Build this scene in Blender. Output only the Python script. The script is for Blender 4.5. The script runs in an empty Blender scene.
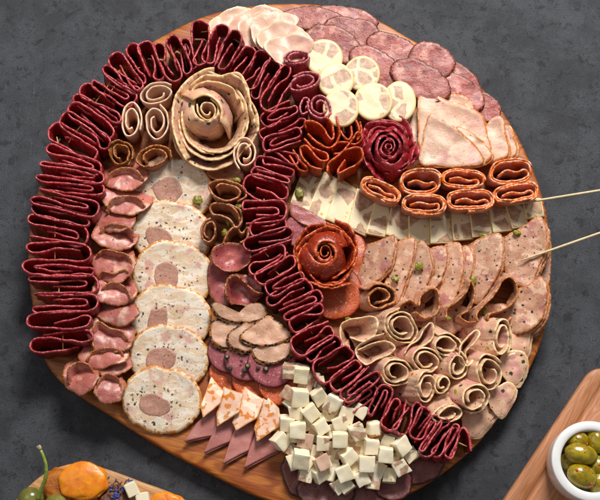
import bpy, bmesh, math, random
import numpy as np
from mathutils import Vector, Matrix, noise
R = math.radians
MM = 0.001
scene = bpy.context.scene
COL = scene.collection

# ------------------------------------------------------------------ camera model (millimetres)
TILT, DIST = R(17), 1200.0
CAM = np.array([0, -DIST*math.sin(TILT), DIST*math.cos(TILT)])
FW = np.array([0, math.sin(TILT), -math.cos(TILT)])
UP = np.array([0, math.cos(TILT), math.sin(TILT)])
RT = np.array([1.0, 0, 0])
def P(x, y, z=0.0):
    """point of the place at height z (mm) that the photograph shows at x, y"""
    d = FW*DIST + RT*(x-300) + UP*(250-y)
    return CAM + d*((z-CAM[2])/d[2])

BZ = 18.0      # top of the serving board

# ------------------------------------------------------------------ colours
def hx(s):
    s = s.lstrip('#')
    v = [int(s[i:i+2], 16)/255 for i in (0, 2, 4)]
    return tuple([(c/12.92 if c <= .04045 else ((c+.055)/1.055)**2.4) for c in v]+[1.0])

# ------------------------------------------------------------------ node helper
class NT:
    def __init__(s, name):
        s.m = bpy.data.materials.new(name); s.m.use_nodes = True
        s.t = s.m.node_tree; s.t.nodes.clear()
        s.out = s.n('ShaderNodeOutputMaterial'); s.b = s.n('ShaderNodeBsdfPrincipled')
        s.t.links.new(s.b.outputs[0], s.out.inputs[0])
    def n(s, typ, **k):
        o = s.t.nodes.new(typ)
        for a, b in k.items(): setattr(o, a, b)
        return o
    def put(s, node, key, v):
        i = node.inputs[key]
        if hasattr(v, 'is_output') or isinstance(v, bpy.types.NodeSocket): s.t.links.new(v, i)
        else: i.default_value = v
    def math(s, op, a, b=0.0, c=0.0, clamp=False):
        o = s.n('ShaderNodeMath', operation=op, use_clamp=clamp)
        s.put(o, 0, a); s.put(o, 1, b); s.put(o, 2, c); return o.outputs[0]
    def vmath(s, op, a, b=(0, 0, 0)):
        o = s.n('ShaderNodeVectorMath', operation=op); s.put(o, 0, a); s.put(o, 1, b); return o.outputs[0]
    def step(s, v, lo, hi):
        o = s.n('ShaderNodeMapRange', interpolation_type='SMOOTHSTEP')
        s.put(o, 0, v); s.put(o, 1, lo); s.put(o, 2, hi); s.put(o, 3, 0.0); s.put(o, 4, 1.0); return o.outputs[0]
    def mix(s, f, a, b):
        o = s.n('ShaderNodeMix', data_type='RGBA', clamp_factor=True)
        s.put(o, 0, f); s.put(o, 6, a); s.put(o, 7, b); return o.outputs[2]
    def noise(s, vec, scale, detail=3, rough=.55, dist=0.0):
        o = s.n('ShaderNodeTexNoise'); s.put(o, 'Vector', vec); s.put(o, 'Scale', scale)
        s.put(o, 'Detail', detail); s.put(o, 'Roughness', rough); s.put(o, 'Distortion', dist); return o.outputs[0]
    flat = False
    def voro(s, vec, scale, feature='F1', rnd=1.0):
        o = s.n('ShaderNodeTexVoronoi', feature=feature); o.voronoi_dimensions = '2D' if s.flat else '3D'; s.put(o, 'Vector', vec); s.put(o, 'Scale', scale)
        s.put(o, 'Randomness', rnd); return o
    def uv(s, name):
        return s.n('ShaderNodeUVMap', uv_map=name).outputs[0]
    def rnd(s): return s.n('ShaderNodeObjectInfo').outputs['Random']
    def combine(s, x, y, z):
        o = s.n('ShaderNodeCombineXYZ'); s.put(o, 0, x); s.put(o, 1, y); s.put(o, 2, z); return o.outputs[0]
    def bump(s, h, strength, dist):
        o = s.n('ShaderNodeBump'); s.put(o, 'Height', h); s.put(o, 'Strength', strength); s.put(o, 'Distance', dist)
        s.put(s.b, 'Normal', o.outputs[0])

def foodmat(name, c1, c2, nscale=.12, rim=None, specks=(), patches=(), rough=.42, sss=.12, sssr=(1, .35, .25),
            bump=.25, tone=.10, coat=0.0, spec=.5, objc=False, extra=None, stretch=None):
    """c1/c2 mottled meat, rim=(colour, width mm, raggedness), specks=[(colour, scale, radius, keep)],
       patches=[(colour, scale, lo, hi)]"""
    s = NT(name); s.flat = not objc
    rnd = s.rnd()
    off = s.combine(s.math('MULTIPLY', rnd, 913.0), s.math('MULTIPLY', rnd, 577.0), s.math('MULTIPLY', rnd, 331.0))
    if objc:
        base = s.vmath('MULTIPLY', s.n('ShaderNodeTexCoord').outputs['Object'], (1000, 1000, 1000))
    else:
        base = s.uv('tex')
    vec = s.vmath('ADD', base, off)
    vs = vec if not stretch else s.vmath('MULTIPLY', vec, stretch)
    n1 = s.noise(vs, nscale, 4, .6, .4)
    col = s.mix(s.step(n1, .36, .64), hx(c1), hx(c2))
    for (pc, ps, lo, hi) in patches:
        pn = s.noise(s.vmath('ADD', vec, (ps*400+13, 7, 3)), ps, 2, .5, .3)
        col = s.mix(s.step(pn, lo, hi), col, hx(pc))
    if extra: col = extra(s, base, vec, col)
    wob = s.vmath('ADD', vec, s.vmath('MULTIPLY', s.n('ShaderNodeTexNoise').outputs[1], (0, 0, 0)))
    dn = s.n('ShaderNodeTexNoise'); s.put(dn, 'Vector', vec); s.put(dn, 'Scale', .8); s.put(dn, 'Detail', 2)
    wob = s.vmath('ADD', vec, s.vmath('MULTIPLY', dn.outputs[1], (2.5, 2.5, 2.5)))
    for k, (sc, ss, rad, keep) in enumerate(specks):
        v = s.voro(s.vmath('ADD', wob, (k*37.1, k*11.3, k*5)), ss)
        sep = s.n('ShaderNodeSeparateColor'); s.put(sep, 0, v.outputs['Color'])
        r2 = s.math('MULTIPLY', s.math('ADD', s.math('MULTIPLY', sep.outputs[1], .8), .5), rad)
        m = s.math('SUBTRACT', 1.0, s.step(v.outputs['Distance'], s.math('MULTIPLY', r2, .75), r2))
        m = s.math('MULTIPLY', m, s.math('GREATER_THAN', sep.outputs[0], 1-keep))
        col = s.mix(m, col, hx(sc))
    if rim:
        rc, w, rag = rim[:3]
        sep = s.n('ShaderNodeSeparateXYZ'); s.put(sep, 0, s.uv('rim'))
        rn = s.noise(vec, .35, 3, .6)
        lim = s.math('MULTIPLY', s.math('ADD', s.math('MULTIPLY', s.math('SUBTRACT', rn, .5), 2.4*rag), 1.0), w)
        m = s.math('SUBTRACT', 1.0, s.step(sep.outputs[0], s.math('MULTIPLY', lim, .55), lim))
        rcol = hx(rc)
        if len(rim) > 3:
            rcol = s.mix(s.step(s.noise(vec, rim[4], 2, .6), .47, .56), hx(rc), hx(rim[3]))
        col = s.mix(m, col, rcol)
    # each slice a touch lighter or darker than the next
    hsv = s.n('ShaderNodeHueSaturation'); s.put(hsv, 'Color', col)
    s.put(hsv, 'Value', s.math('ADD', s.math('MULTIPLY', rnd, 2*tone), 1-tone))
    s.put(s.b, 'Base Color', hsv.outputs[0])
    fine = s.noise(vec, 1.3, 3, .6)
    s.put(s.b, 'Roughness', s.math('ADD', s.math('MULTIPLY', fine, .3), rough-.15))
    s.put(s.b, 'Specular IOR Level', spec)
    if sss:
        s.put(s.b, 'Subsurface Weight', sss); s.put(s.b, 'Subsurface Radius', sssr); s.put(s.b, 'Subsurface Scale', .002)
    if coat: s.put(s.b, 'Coat Weight', coat); s.put(s.b, 'Coat Roughness', .25)
    h = s.math('ADD', s.math('MULTIPLY', s.noise(vec, .35, 3, .6), 1.0), s.math('MULTIPLY', fine, .5))
    s.bump(h, bump, .0007)
    return s.m

M = {}
WHITEFAT = ('#c98a90', .5, .16, .35)
WHITEFAT = ('#b0606a', .5, .15, .3)
M['salami'] = foodmat('cured_salami', '#7e121a', '#981f28', .15, rim=('#be5054', 1.3, .5, '#9a2a32', .5), specks=[WHITEFAT, ('#e0c0b8', .33, .10, .12)], rough=.30, tone=.18, bump=.7, sss=.05, coat=.25)
M['pinkroll'] = foodmat('cured_beef', '#a03440', '#b44c54', .12, rim=('#cc7478', 1.4, .5, '#94363f', .5), specks=[('#d8a0a0', .4, .17, .4)], rough=.3, bump=.5)
M['redrose'] = foodmat('cured_red_ham', '#8c1620', '#a82834', .08, rim=('#ac4448', 1.3, .6, '#8a2430', .4), specks=[('#26090c', .10, .17, .4), ('#d08080', .4, .12, .3)], rough=.28, bump=.6)
M['flatsalami'] = foodmat('flat_salami', '#92424a', '#a2525a', .3, rim=('#5f1c24', .8, .2), specks=[('#b87c76', .55, .22, .28), ('#6d2228', .4, .2, .4), ('#c08a80', .22, .16, .3)], rough=.42, bump=.4)
M['pepperoni'] = foodmat('pepperoni', '#a43014', '#b83e1a', .3, rim=('#cc5a26', 1.3, .6, '#a83a18', .5), specks=[('#d07a34', .5, .19, .35), ('#d8936a', .33, .12, .3)], rough=.28, bump=.7)
M['peprose'] = foodmat('pepperoni_petal', '#80200e', '#9c3012', .3, rim=('#c85a1e', 1.4, .6, '#9a3210', .4), specks=[('#d8813a', .4, .16, .3), ('#d8936a', .33, .12, .3)], rough=.26, bump=.8, coat=.3)
M['flatpep'] = foodmat('flat_pepperoni', '#bc4c20', '#c85c2c', .3, rim=('#862810', .9, .3), specks=[('#dc9866', .5, .24, .3), ('#e2a878', .2, .17, .3), ('#8c2c12', .4, .2, .4)], rough=.36, bump=.5)
HERB = [('#26401c', .085, .15, .35), ('#cc5a1c', .07, .12, .25), ('#3a2a20', .25, .10, .35), ('#98941c', .06, .12, .25), ('#33502a', .2, .13, .25)]
M['herb'] = foodmat('herb_chicken', '#d4a288', '#e0b898', .06, rim=('#e8c08a', 1.3, .6, '#f0d8ae', .3), specks=HERB, patches=[('#cf9488', .05, .52, .64)], rough=.36, bump=.45)
M['rosepetal'] = foodmat('herb_chicken_petal', '#cfa080', '#dcb690', .06, rim=('#dcae78', 1.2, .7, '#e6c698', .3), specks=HERB, patches=[('#c08c80', .05, .52, .64)], rough=.34, bump=.5, coat=.15)
M['pale'] = foodmat('pale_chicken', '#d4a48c', '#deb69c', .06, rim=('#e8c09c', 1.3, .6, '#eed0b4', .4), specks=[('#a06a50', .25, .09, .3)], rough=.36, bump=.4)
M['turkey'] = foodmat('turkey', '#cea48c', '#dab8a0', .05, rim=('#e4be98', 1.3, .5, '#ecd4b8', .3), specks=[('#b08068', .2, .08, .3)], patches=[('#d3a394', .05, .52, .66)], rough=.36, bump=.4, tone=.05)
M['chicken'] = foodmat('roast_chicken', '#cc9f86', '#dab69a', .07, rim=('#c4742e', 1.8, .8, '#dcae80', .12), specks=[('#8c5438', .2, .1, .35)], patches=[('#d0988c', .045, .52, .68), ('#e6c8b0', .06, .55, .7)], rough=.4, bump=.6)
M['morta'] = foodmat('pepper_mortadella', '#ba8468', '#ca9c7e', .10, rim=('#aa5e2a', 1.8, .6, '#c88c58', .4),
    specks=[('#24201c', .13, .16, .4), ('#5e3020', .22, .11, .3), ('#2c2620', .3, .12, .25)], patches=[('#b07068', .075, .57, .66), ('#d6ad90', .12, .56, .62)], rough=.4, bump=.6)
M['brownroll'] = foodmat('brown_turkey', '#a0684a', '#b6825e', .08, rim=('#96542a', 1.6, .7, '#b88058', .4), specks=[('#4c2a1a', .2, .12, .4)], rough=.36, bump=.5)
M['spice'] = foodmat('spiced_ham', '#aa5c52', '#c07466', .06, rim=('#84481f', 1.3, .7, '#b4703c', .8), specks=[('#862a1c', .15, .12, .3)], patches=[('#cc9a86', .06, .54, .66)], rough=.30, bump=.7, coat=.25)
M['spicebrown'] = foodmat('spiced_brown_ham', '#98604a', '#ac7654', .06, rim=('#703c14', 2.2, .8, '#b8702e', .8), specks=[('#4c2a18', .2, .14, .4)], rough=.34, bump=.6)
M['cherryham'] = foodmat('smoked_ham', '#9c4848', '#ae5c58', .06, rim=('#6a2e18', 1.8, .8, '#b07040', .8), specks=[('#62241e', .18, .12, .35)], rough=.28, bump=.5)
M['pepperham'] = foodmat('pepper_crust_ham', '#c8967c', '#d6aa8c', .08, rim=('#1e1814', 2.4, .9, '#b4712e', .35), specks=[('#84503c', .2, .1, .3)], rough=.4, bump=.7)
M['beef'] = foodmat('roast_beef', '#96443e', '#ae5c52', .07, rim=('#4c1c10', 2.0, .7, '#8c4826', .5), specks=[('#74301c', .16, .15, .45)], patches=[('#c8887a', .09, .52, .66), ('#883c36', .07, .53, .66)], rough=.3, bump=.8, coat=.12)
M['darkbeef'] = foodmat('dark_roast_beef', '#7c4644', '#8c5650', .09, rim=('#3e1610', 1.5, .8), specks=[('#401612', .22, .14, .4)], rough=.32, bump=.6)
M['paprika'] = foodmat('paprika_ham', '#cc7c6c', '#d89482', .10, rim=('#e0701c', 1.7, 1.0, '#f0b490', .3), patches=[('#d06428', .09, .54, .62)], rough=.33, bump=.55)
M['marble'] = foodmat('marbled_rind', '#e8b8a0', '#eccab2', .08, rim=('#e09a50', .9, .6), patches=[('#d9822a', .14, .51, .56), ('#f0dcc4', .09, .56, .6)], rough=.34, bump=.5)
M['pinkham'] = foodmat('cooked_ham', '#b27068', '#c08078', .06, rim=('#a66058', .8, .2), specks=[('#d8a8a0', .35, .12, .25)], rough=.4, bump=.35)
M['filling'] = foodmat('liver_filling', '#ac7c6a', '#bc8e7a', .45, rim=('#b08270', .5, .6), specks=[('#50362c', .2, .12, .4), ('#b85a30', .12, .1, .25)], rough=.45, bump=.7, tone=.03)

def mosaic(scale, keep):
    def f(s, base, vec, col):
        dn_ = s.n('ShaderNodeTexNoise'); s.put(dn_, 'Vector', vec); s.put(dn_, 'Scale', .16); s.put(dn_, 'Detail', 3)
        vv = s.vmath('ADD', vec, s.vmath('MULTIPLY', dn_.outputs[1], (4.5, 4.5, 4.5)))
        a = s.voro(vv, scale); e = s.voro(vv, scale, 'DISTANCE_TO_EDGE')
        sep = s.n('ShaderNodeSeparateColor'); s.put(sep, 0, a.outputs['Color'])
        nz = s.noise(vec, .22, 3)
        m = s.math('MULTIPLY', s.math('GREATER_THAN', sep.outputs[0], 1-keep), s.step(s.math('ADD', e.outputs['Distance'], s.math('MULTIPLY', nz, .10)), .13, .18))
        br = s.mix(s.step(nz, .4, .65), hx('#ae8a6e'), hx('#cca68a'))
        return s.mix(m, col, br)
    return f
CRM = [('#e0a860', .10, .12, .25)]
M['mosaic'] = foodmat('ham_mosaic_cheese', '#dcc8a2', '#e4d2b0', .06, rim=('#e6cf98', 2.6, .2), specks=CRM, extra=mosaic(.06, .62), rough=.42, sss=.2, sssr=(1, .8, .5), bump=.2, tone=.04)
M['mosaicstrip'] = foodmat('ham_mosaic_strip', '#e8d6b0', '#eedebc', .06, rim=('#eed8a0', 1.3, .2), specks=CRM, extra=mosaic(.05, .68), rough=.42, sss=.2, sssr=(1, .8, .5), bump=.2, tone=.04)
M['cube'] = foodmat('cheese', '#eedfba', '#f3e8cc', .07, specks=[('#dca858', .09, .10, .25)], rough=.42, sss=.2, sssr=(1, .8, .5), bump=.25, tone=.05, objc=True)
M['cubemix'] = foodmat('cheese_with_ham', '#eedfbe', '#f3e8d0', .07, specks=[('#dca858', .1, .12, .3)], extra=mosaic(.075, .5), rough=.42, sss=.2, sssr=(1, .8, .5), bump=.25, tone=.05, objc=True)
M['cubebrown'] = foodmat('ham_chunk_cheese', '#c6a088', '#d0ac94', .1, extra=mosaic(.06, .5), patches=[('#e8dab8', .06, .54, .57)], rough=.45, sss=.15, bump=.3, tone=.06, objc=True)
M['cubeskin'] = foodmat('smoked_cheese_skin', '#b8742c', '#cc8c40', .1, rough=.42, objc=True, bump=.3)

def roul(s, base, vec, col):
    nz = s.n('ShaderNodeTexNoise'); s.put(nz, 'Vector', vec); s.put(nz, 'Scale', .09); s.put(nz, 'Detail', 3)
    d = s.vmath('ADD', base, s.vmath('MULTIPLY', s.vmath('SUBTRACT', nz.outputs[1], (.5, .5, .5)), (11, 9, 0)))
    # stringy white muscle in bands
    st = s.noise(s.vmath('MULTIPLY', s.vmath('ADD', vec, s.vmath('MULTIPLY', nz.outputs[1], (14, 14, 0))), (.05, .22, 1)), 1.0, 4, .6)
    col = s.mix(s.step(st, .47, .56), col, hx('#e9dccb'))
    pk = s.noise(vec, .075, 2)
    col = s.mix(s.step(pk, .55, .68), col, hx('#d4a698'))
    q = s.vmath('MULTIPLY', s.vmath('ADD', d, (7, 7, 0)), (1/16., 1/12.5, 0))
    ln = s.n('ShaderNodeVectorMath', operation='LENGTH'); s.put(ln, 0, q)
    band = s.math('MULTIPLY', s.step(ln.outputs['Value'], 1.02, 1.1), s.math('SUBTRACT', 1.0, s.step(ln.outputs['Value'], 1.5, 1.9)))
    n3 = s.n('ShaderNodeTexNoise'); s.put(n3, 'Vector', vec); s.put(n3, 'Scale', .55); s.put(n3, 'Detail', 2)
    v = s.voro(s.vmath('ADD', vec, s.vmath('ADD', s.vmath('MULTIPLY', nz.outputs[1], (6, 6, 0)), s.vmath('MULTIPLY', n3.outputs[1], (4, 4, 0)))), .24)
    sep = s.n('ShaderNodeSeparateColor'); s.put(sep, 0, v.outputs['Color'])
    hm = s.math('MULTIPLY', s.math('SUBTRACT', 1.0, s.step(v.outputs['Distance'], .22, .36)), s.math('GREATER_THAN', sep.outputs[0], .66))
    hm = s.math('MULTIPLY', hm, s.math('MAXIMUM', band, 0.0))
    return s.mix(hm, col, s.mix(sep.outputs[1], hx('#3c3c34'), hx('#77705c')))
M['roulade'] = foodmat('chicken_roulade', '#dabd9c', '#e2cbae', .06, rim=('#cc8438', 1.7, .7, '#e4c498', .25),
    specks=[('#2c2a22', .09, .08, .25), ('#a85c28', .06, .09, .25), ('#5c4c34', .3, .12, .3), ('#2c2a22', .45, .14, .12)], extra=roul, rough=.36, sss=.15, bump=.4, tone=.03)

def simple(name, c1, c2, sc, rough=.4, bump=.2, bd=.0006, sss=0, coat=0, detail=4, stretch=(1, 1, 1), lo=.35, hi=.65, specks=()):
    s = NT(name)
    v = s.vmath('MULTIPLY', s.n('ShaderNodeTexCoord').outputs['Object'], tuple(1000*k for k in stretch))
    r = s.rnd(); v = s.vmath('ADD', v, s.combine(s.math('MULTIPLY', r, 311.), s.math('MULTIPLY', r, 173.), s.math('MULTIPLY', r, 97.)))
    n = s.noise(v, sc, detail, .6, .3)
    c = s.mix(s.step(n, lo, hi), hx(c1), hx(c2))
    for (k, (pc, ps, rad, keep)) in enumerate(specks):
        vo = s.voro(s.vmath('ADD', v, (k*31.7, 0, 0)), ps); sep = s.n('ShaderNodeSeparateColor'); s.put(sep, 0, vo.outputs['Color'])
        m = s.math('MULTIPLY', s.math('SUBTRACT', 1.0, s.step(vo.outputs['Distance'], rad*.7, rad)), s.math('GREATER_THAN', sep.outputs[0], 1-keep))
        c = s.mix(m, c, hx(pc))
    s.put(s.b, 'Base Color', c); s.put(s.b, 'Roughness', rough)
    if sss: s.put(s.b, 'Subsurface Weight', sss); s.put(s.b, 'Subsurface Radius', (1, .5, .2)); s.put(s.b, 'Subsurface Scale', .003)
    if coat: s.put(s.b, 'Coat Weight', coat); s.put(s.b, 'Coat Roughness', .15)
    s.bump(n, bump, bd)
    return s.m

def wood(name, dark, mid, light, rot, gs=1.0, rough=.45):
    s = NT(name)
    tc = s.n('ShaderNodeTexCoord').outputs['Object']
    mp = s.n('ShaderNodeMapping'); s.put(mp, 'Vector', tc); s.put(mp, 'Rotation', (0, 0, rot)); s.put(mp, 'Scale', (1000, 1000, 1000))
    v = mp.outputs[0]
    big = s.noise(s.vmath('MULTIPLY', v, (.004*gs, .022*gs, .02)), 1.0, 2, .5, 1.2)
    rings = s.math('SINE', s.math('MULTIPLY', big, 62.0))
    fine = s.noise(s.vmath('MULTIPLY', v, (.02*gs, .55*gs, .3)), 1.0, 5, .65, .4)
    pores = s.noise(s.vmath('MULTIPLY', v, (.12, 1.7, 1)), 1.0, 2, .5)
    c = s.mix(s.step(rings, -.9, 1.0), hx(mid), hx(light))
    c = s.mix(s.math('MULTIPLY', s.step(fine, .42, .72), .65), c, hx(dark))
    c = s.mix(s.math('MULTIPLY', s.step(pores, .60, .70), .5), c, hx(dark))
    s.put(s.b, 'Base Color', c)
    s.put(s.b, 'Roughness', s.math('ADD', s.math('MULTIPLY', fine, .25), rough-.12))
    s.bump(s.math('ADD', fine, s.math('MULTIPLY', pores, .6)), .25, .0006)
    return s.m
M['board'] = wood('acacia_wood', '#5e2806', '#984a10', '#b86c24', R(14))
M['board2'] = wood('light_wood', '#94602e', '#be8a54', '#cf9f6a', R(25), 1.3)
M['board3'] = wood('beech_wood', '#8e5430', '#b0734a', '#be845c', R(-56), 1.6, .5)
M['stick'] = simple('bamboo', '#cbb488', '#dcc9a0', .4, .5, .2, stretch=(1, 1, 1))
M['pick'] = simple('toothpick_wood', '#b98a48', '#cf9f5c', .5, .5, .2)
M['ceramic'] = simple('white_ceramic', '#e6e6e6', '#ececec', .05, .22, .02, coat=.3)
M['olive'] = simple('green_olive', '#857008', '#a8941a', .12, .22, .15, sss=.15, coat=.5, specks=[('#b03018', .22, .26, .3), ('#3c4a20', .3, .22, .3), ('#d8a02c', .4, .18, .25)])
M['oliveherb'] = simple('chilli_flake', '#a82c14', '#c8521c', .3, .35, .2)
M['apricot'] = simple('dried_apricot', '#dc7408', '#ec9614', .12, .36, .5, .0012, sss=.3, lo=.3, hi=.7)
M['apricotdark'] = simple('dark_dried_apricot', '#9c5410', '#b86c18', .12, .4, .9, .002, sss=.3)
M['grape'] = simple('green_grape', '#6e6e2c', '#8a8440', .08, .25, .05, sss=.4, coat=.3)
M['stem'] = simple('green_stem', '#7c9438', '#9cb04c', .3, .45, .2)
M['stemtip'] = simple('dry_stem_end', '#c8bca0', '#8c7c60', .5, .7, .4)
M['petalblue'] = simple('dried_blue_petal', '#2c3a86', '#4c5cb4', .5, .6, .3)
M['petalbrown'] = simple('dried_herb', '#54382c', '#84583c', .4, .7, .3)
M['pepper'] = simple('black_peppercorn', '#241f1a', '#4a4436', .9, .6, .8, .0006)
M['peppercore'] = simple('cracked_peppercorn_core', '#a89c70', '#6c6444', .9, .6, .4)
M['pistachio'] = simple('pistachio', '#6c660e', '#8a821c', .35, .4, .4, sss=.1)
M['pistachiodark'] = simple('dark_pistachio', '#6c6420', '#8c8434', .35, .4, .4, sss=.1)

def stone():
    s = NT('dark_slate_table')
    v = s.vmath('MULTIPLY', s.n('ShaderNodeTexCoord').outputs['Object'], (1000, 1000, 1000))
    big = s.noise(v, .006, 4, .6, .6); med = s.noise(v, .02, 8, .8, .2); fine = s.noise(v, .8, 5, .8)
    blot = s.noise(s.vmath('ADD', v, (900, 40, 0)), .075, 6, .75, .4)
    c = s.mix(s.step(big, .35, .65), hx('#323439'), hx('#3b3d43'))
    c = s.mix(s.math('MULTIPLY', s.step(med, .40, .62), .75), c, hx('#4f5258'))
    c = s.mix(s.math('MULTIPLY', s.step(fine, .42, .60), .6), c, hx('#1f2025'))
    c = s.mix(s.math('MULTIPLY', s.step(blot, .55, .61), .6), c, hx('#131417'))
    pit = s.voro(s.vmath('ADD', v, (0, 33, 0)), .22); sep = s.n('ShaderNodeSeparateColor'); s.put(sep, 0, pit.outputs['Color'])
    pm = s.math('MULTIPLY', s.math('SUBTRACT', 1.0, s.step(pit.outputs['Distance'], .08, .16)), s.math('GREATER_THAN', sep.outputs[0], .45))
    c = s.mix(s.math('MULTIPLY', pm, .8), c, hx('#1e1f22'))
    scr = s.noise(s.vmath('MULTIPLY', v, (.9, .03, 1)), 1.0, 3, .6)
    c = s.mix(s.math('MULTIPLY', s.math('MULTIPLY', s.step(scr, .64, .72), s.step(big, .5, .6)), .35), c, hx('#8c9096'))
    s.put(s.b, 'Base Color', c)
    s.put(s.b, 'Roughness', s.math('ADD', s.math('MULTIPLY', fine, .25), .5)); s.put(s.b, 'Specular IOR Level', .3)
    s.bump(s.math('SUBTRACT', s.math('ADD', fine, med), s.math('MULTIPLY', pm, 1.5)), .5, .0012)
    return s.m
M['stone'] = stone()

# ------------------------------------------------------------------ object plumbing
def tag(o, label=None, cat=None, group=None, kind=None):
    if label:
        o['label'] = label
        nw = len(label.split())
        if not 4 <= nw <= 16: print('LABEL LENGTH', nw, label)
    if cat: o['category'] = cat
    if group: o['group'] = group
    if kind: o['kind'] = kind
    return o

def mk(name, V, F, mat, parent=None, tex=None, rim=None, smooth=True, mats=None, fm=None, origin=None):
    """V in mm, world; object origin at the base centre"""
    V = np.asarray(V, float)
    if origin is None:
        origin = np.array([(V[:, 0].min()+V[:, 0].max())/2, (V[:, 1].min()+V[:, 1].max())/2, V[:, 2].min()])
    me = bpy.data.meshes.new(name)
    me.from_pydata([tuple(v) for v in (V-origin)*MM], [], F)
    if smooth: me.polygons.foreach_set('use_smooth', [True]*len(me.polygons))
    for nm, arr in (('tex', tex), ('rim', rim)):
        if arr is None: continue
        arr = np.asarray(arr, float)
        idx = np.zeros(len(me.loops), int); me.loops.foreach_get('vertex_index', idx)
        l = me.uv_layers.new(name=nm); l.data.foreach_set('uv', arr[idx].ravel())
    for m in ([mat] if mats is None else mats): me.materials.append(m)
    if fm: me.polygons.foreach_set('material_index', fm)
    me.update()
    o = bpy.data.objects.new(name, me); COL.objects.link(o)
    loc = Vector(origin*MM)
    if parent is not None:
        o.parent = parent; loc = loc - parent.location
    o.location = loc
    return o

def empty(name, x, y, z, label, cat, group=None):
    o = bpy.data.objects.new(name, None); COL.objects.link(o)
    o.location = Vector(P(x, y, z)*MM); o.empty_display_size = .01
    return tag(o, label, cat, group)

# ------------------------------------------------------------------ curve tools
def catmull(pts, n, closed=False):
    p = np.asarray(pts, float)
    if closed: q = np.vstack([p[-1], p, p[0], p[1]])
    else: q = np.vstack([2*p[0]-p[1], p, 2*p[-1]-p[-2]])
    out = []
    segs = len(q)-3
    for i in range(segs):
        a, b, c, d = q[i:i+4]
        for t in np.linspace(0, 1, 14, endpoint=False):
            out.append(.5*((2*b)+(c-a)*t+(2*a-5*b+4*c-d)*t*t+(3*b-a-3*c+d)*t**3))
    if not closed: out.append(p[-1])
    out = np.array(out)
    if closed: out = np.vstack([out, out[0]])
    L = np.concatenate([[0], np.cumsum(np.linalg.norm(np.diff(out, axis=0), axis=1))])
    s = np.linspace(0, L[-1], n+1 if closed else n)
    r = np.stack([np.interp(s, L, out[:, k]) for k in range(out.shape[1])], 1)
    return (r[:-1] if closed else r), L[-1]

def nz(p, f, seed):
    return noise.noise(Vector((p[0]*f+seed*7.31, p[1]*f-seed*3.7, (p[2] if len(p) > 2 else 0)*f+seed)))

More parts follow.
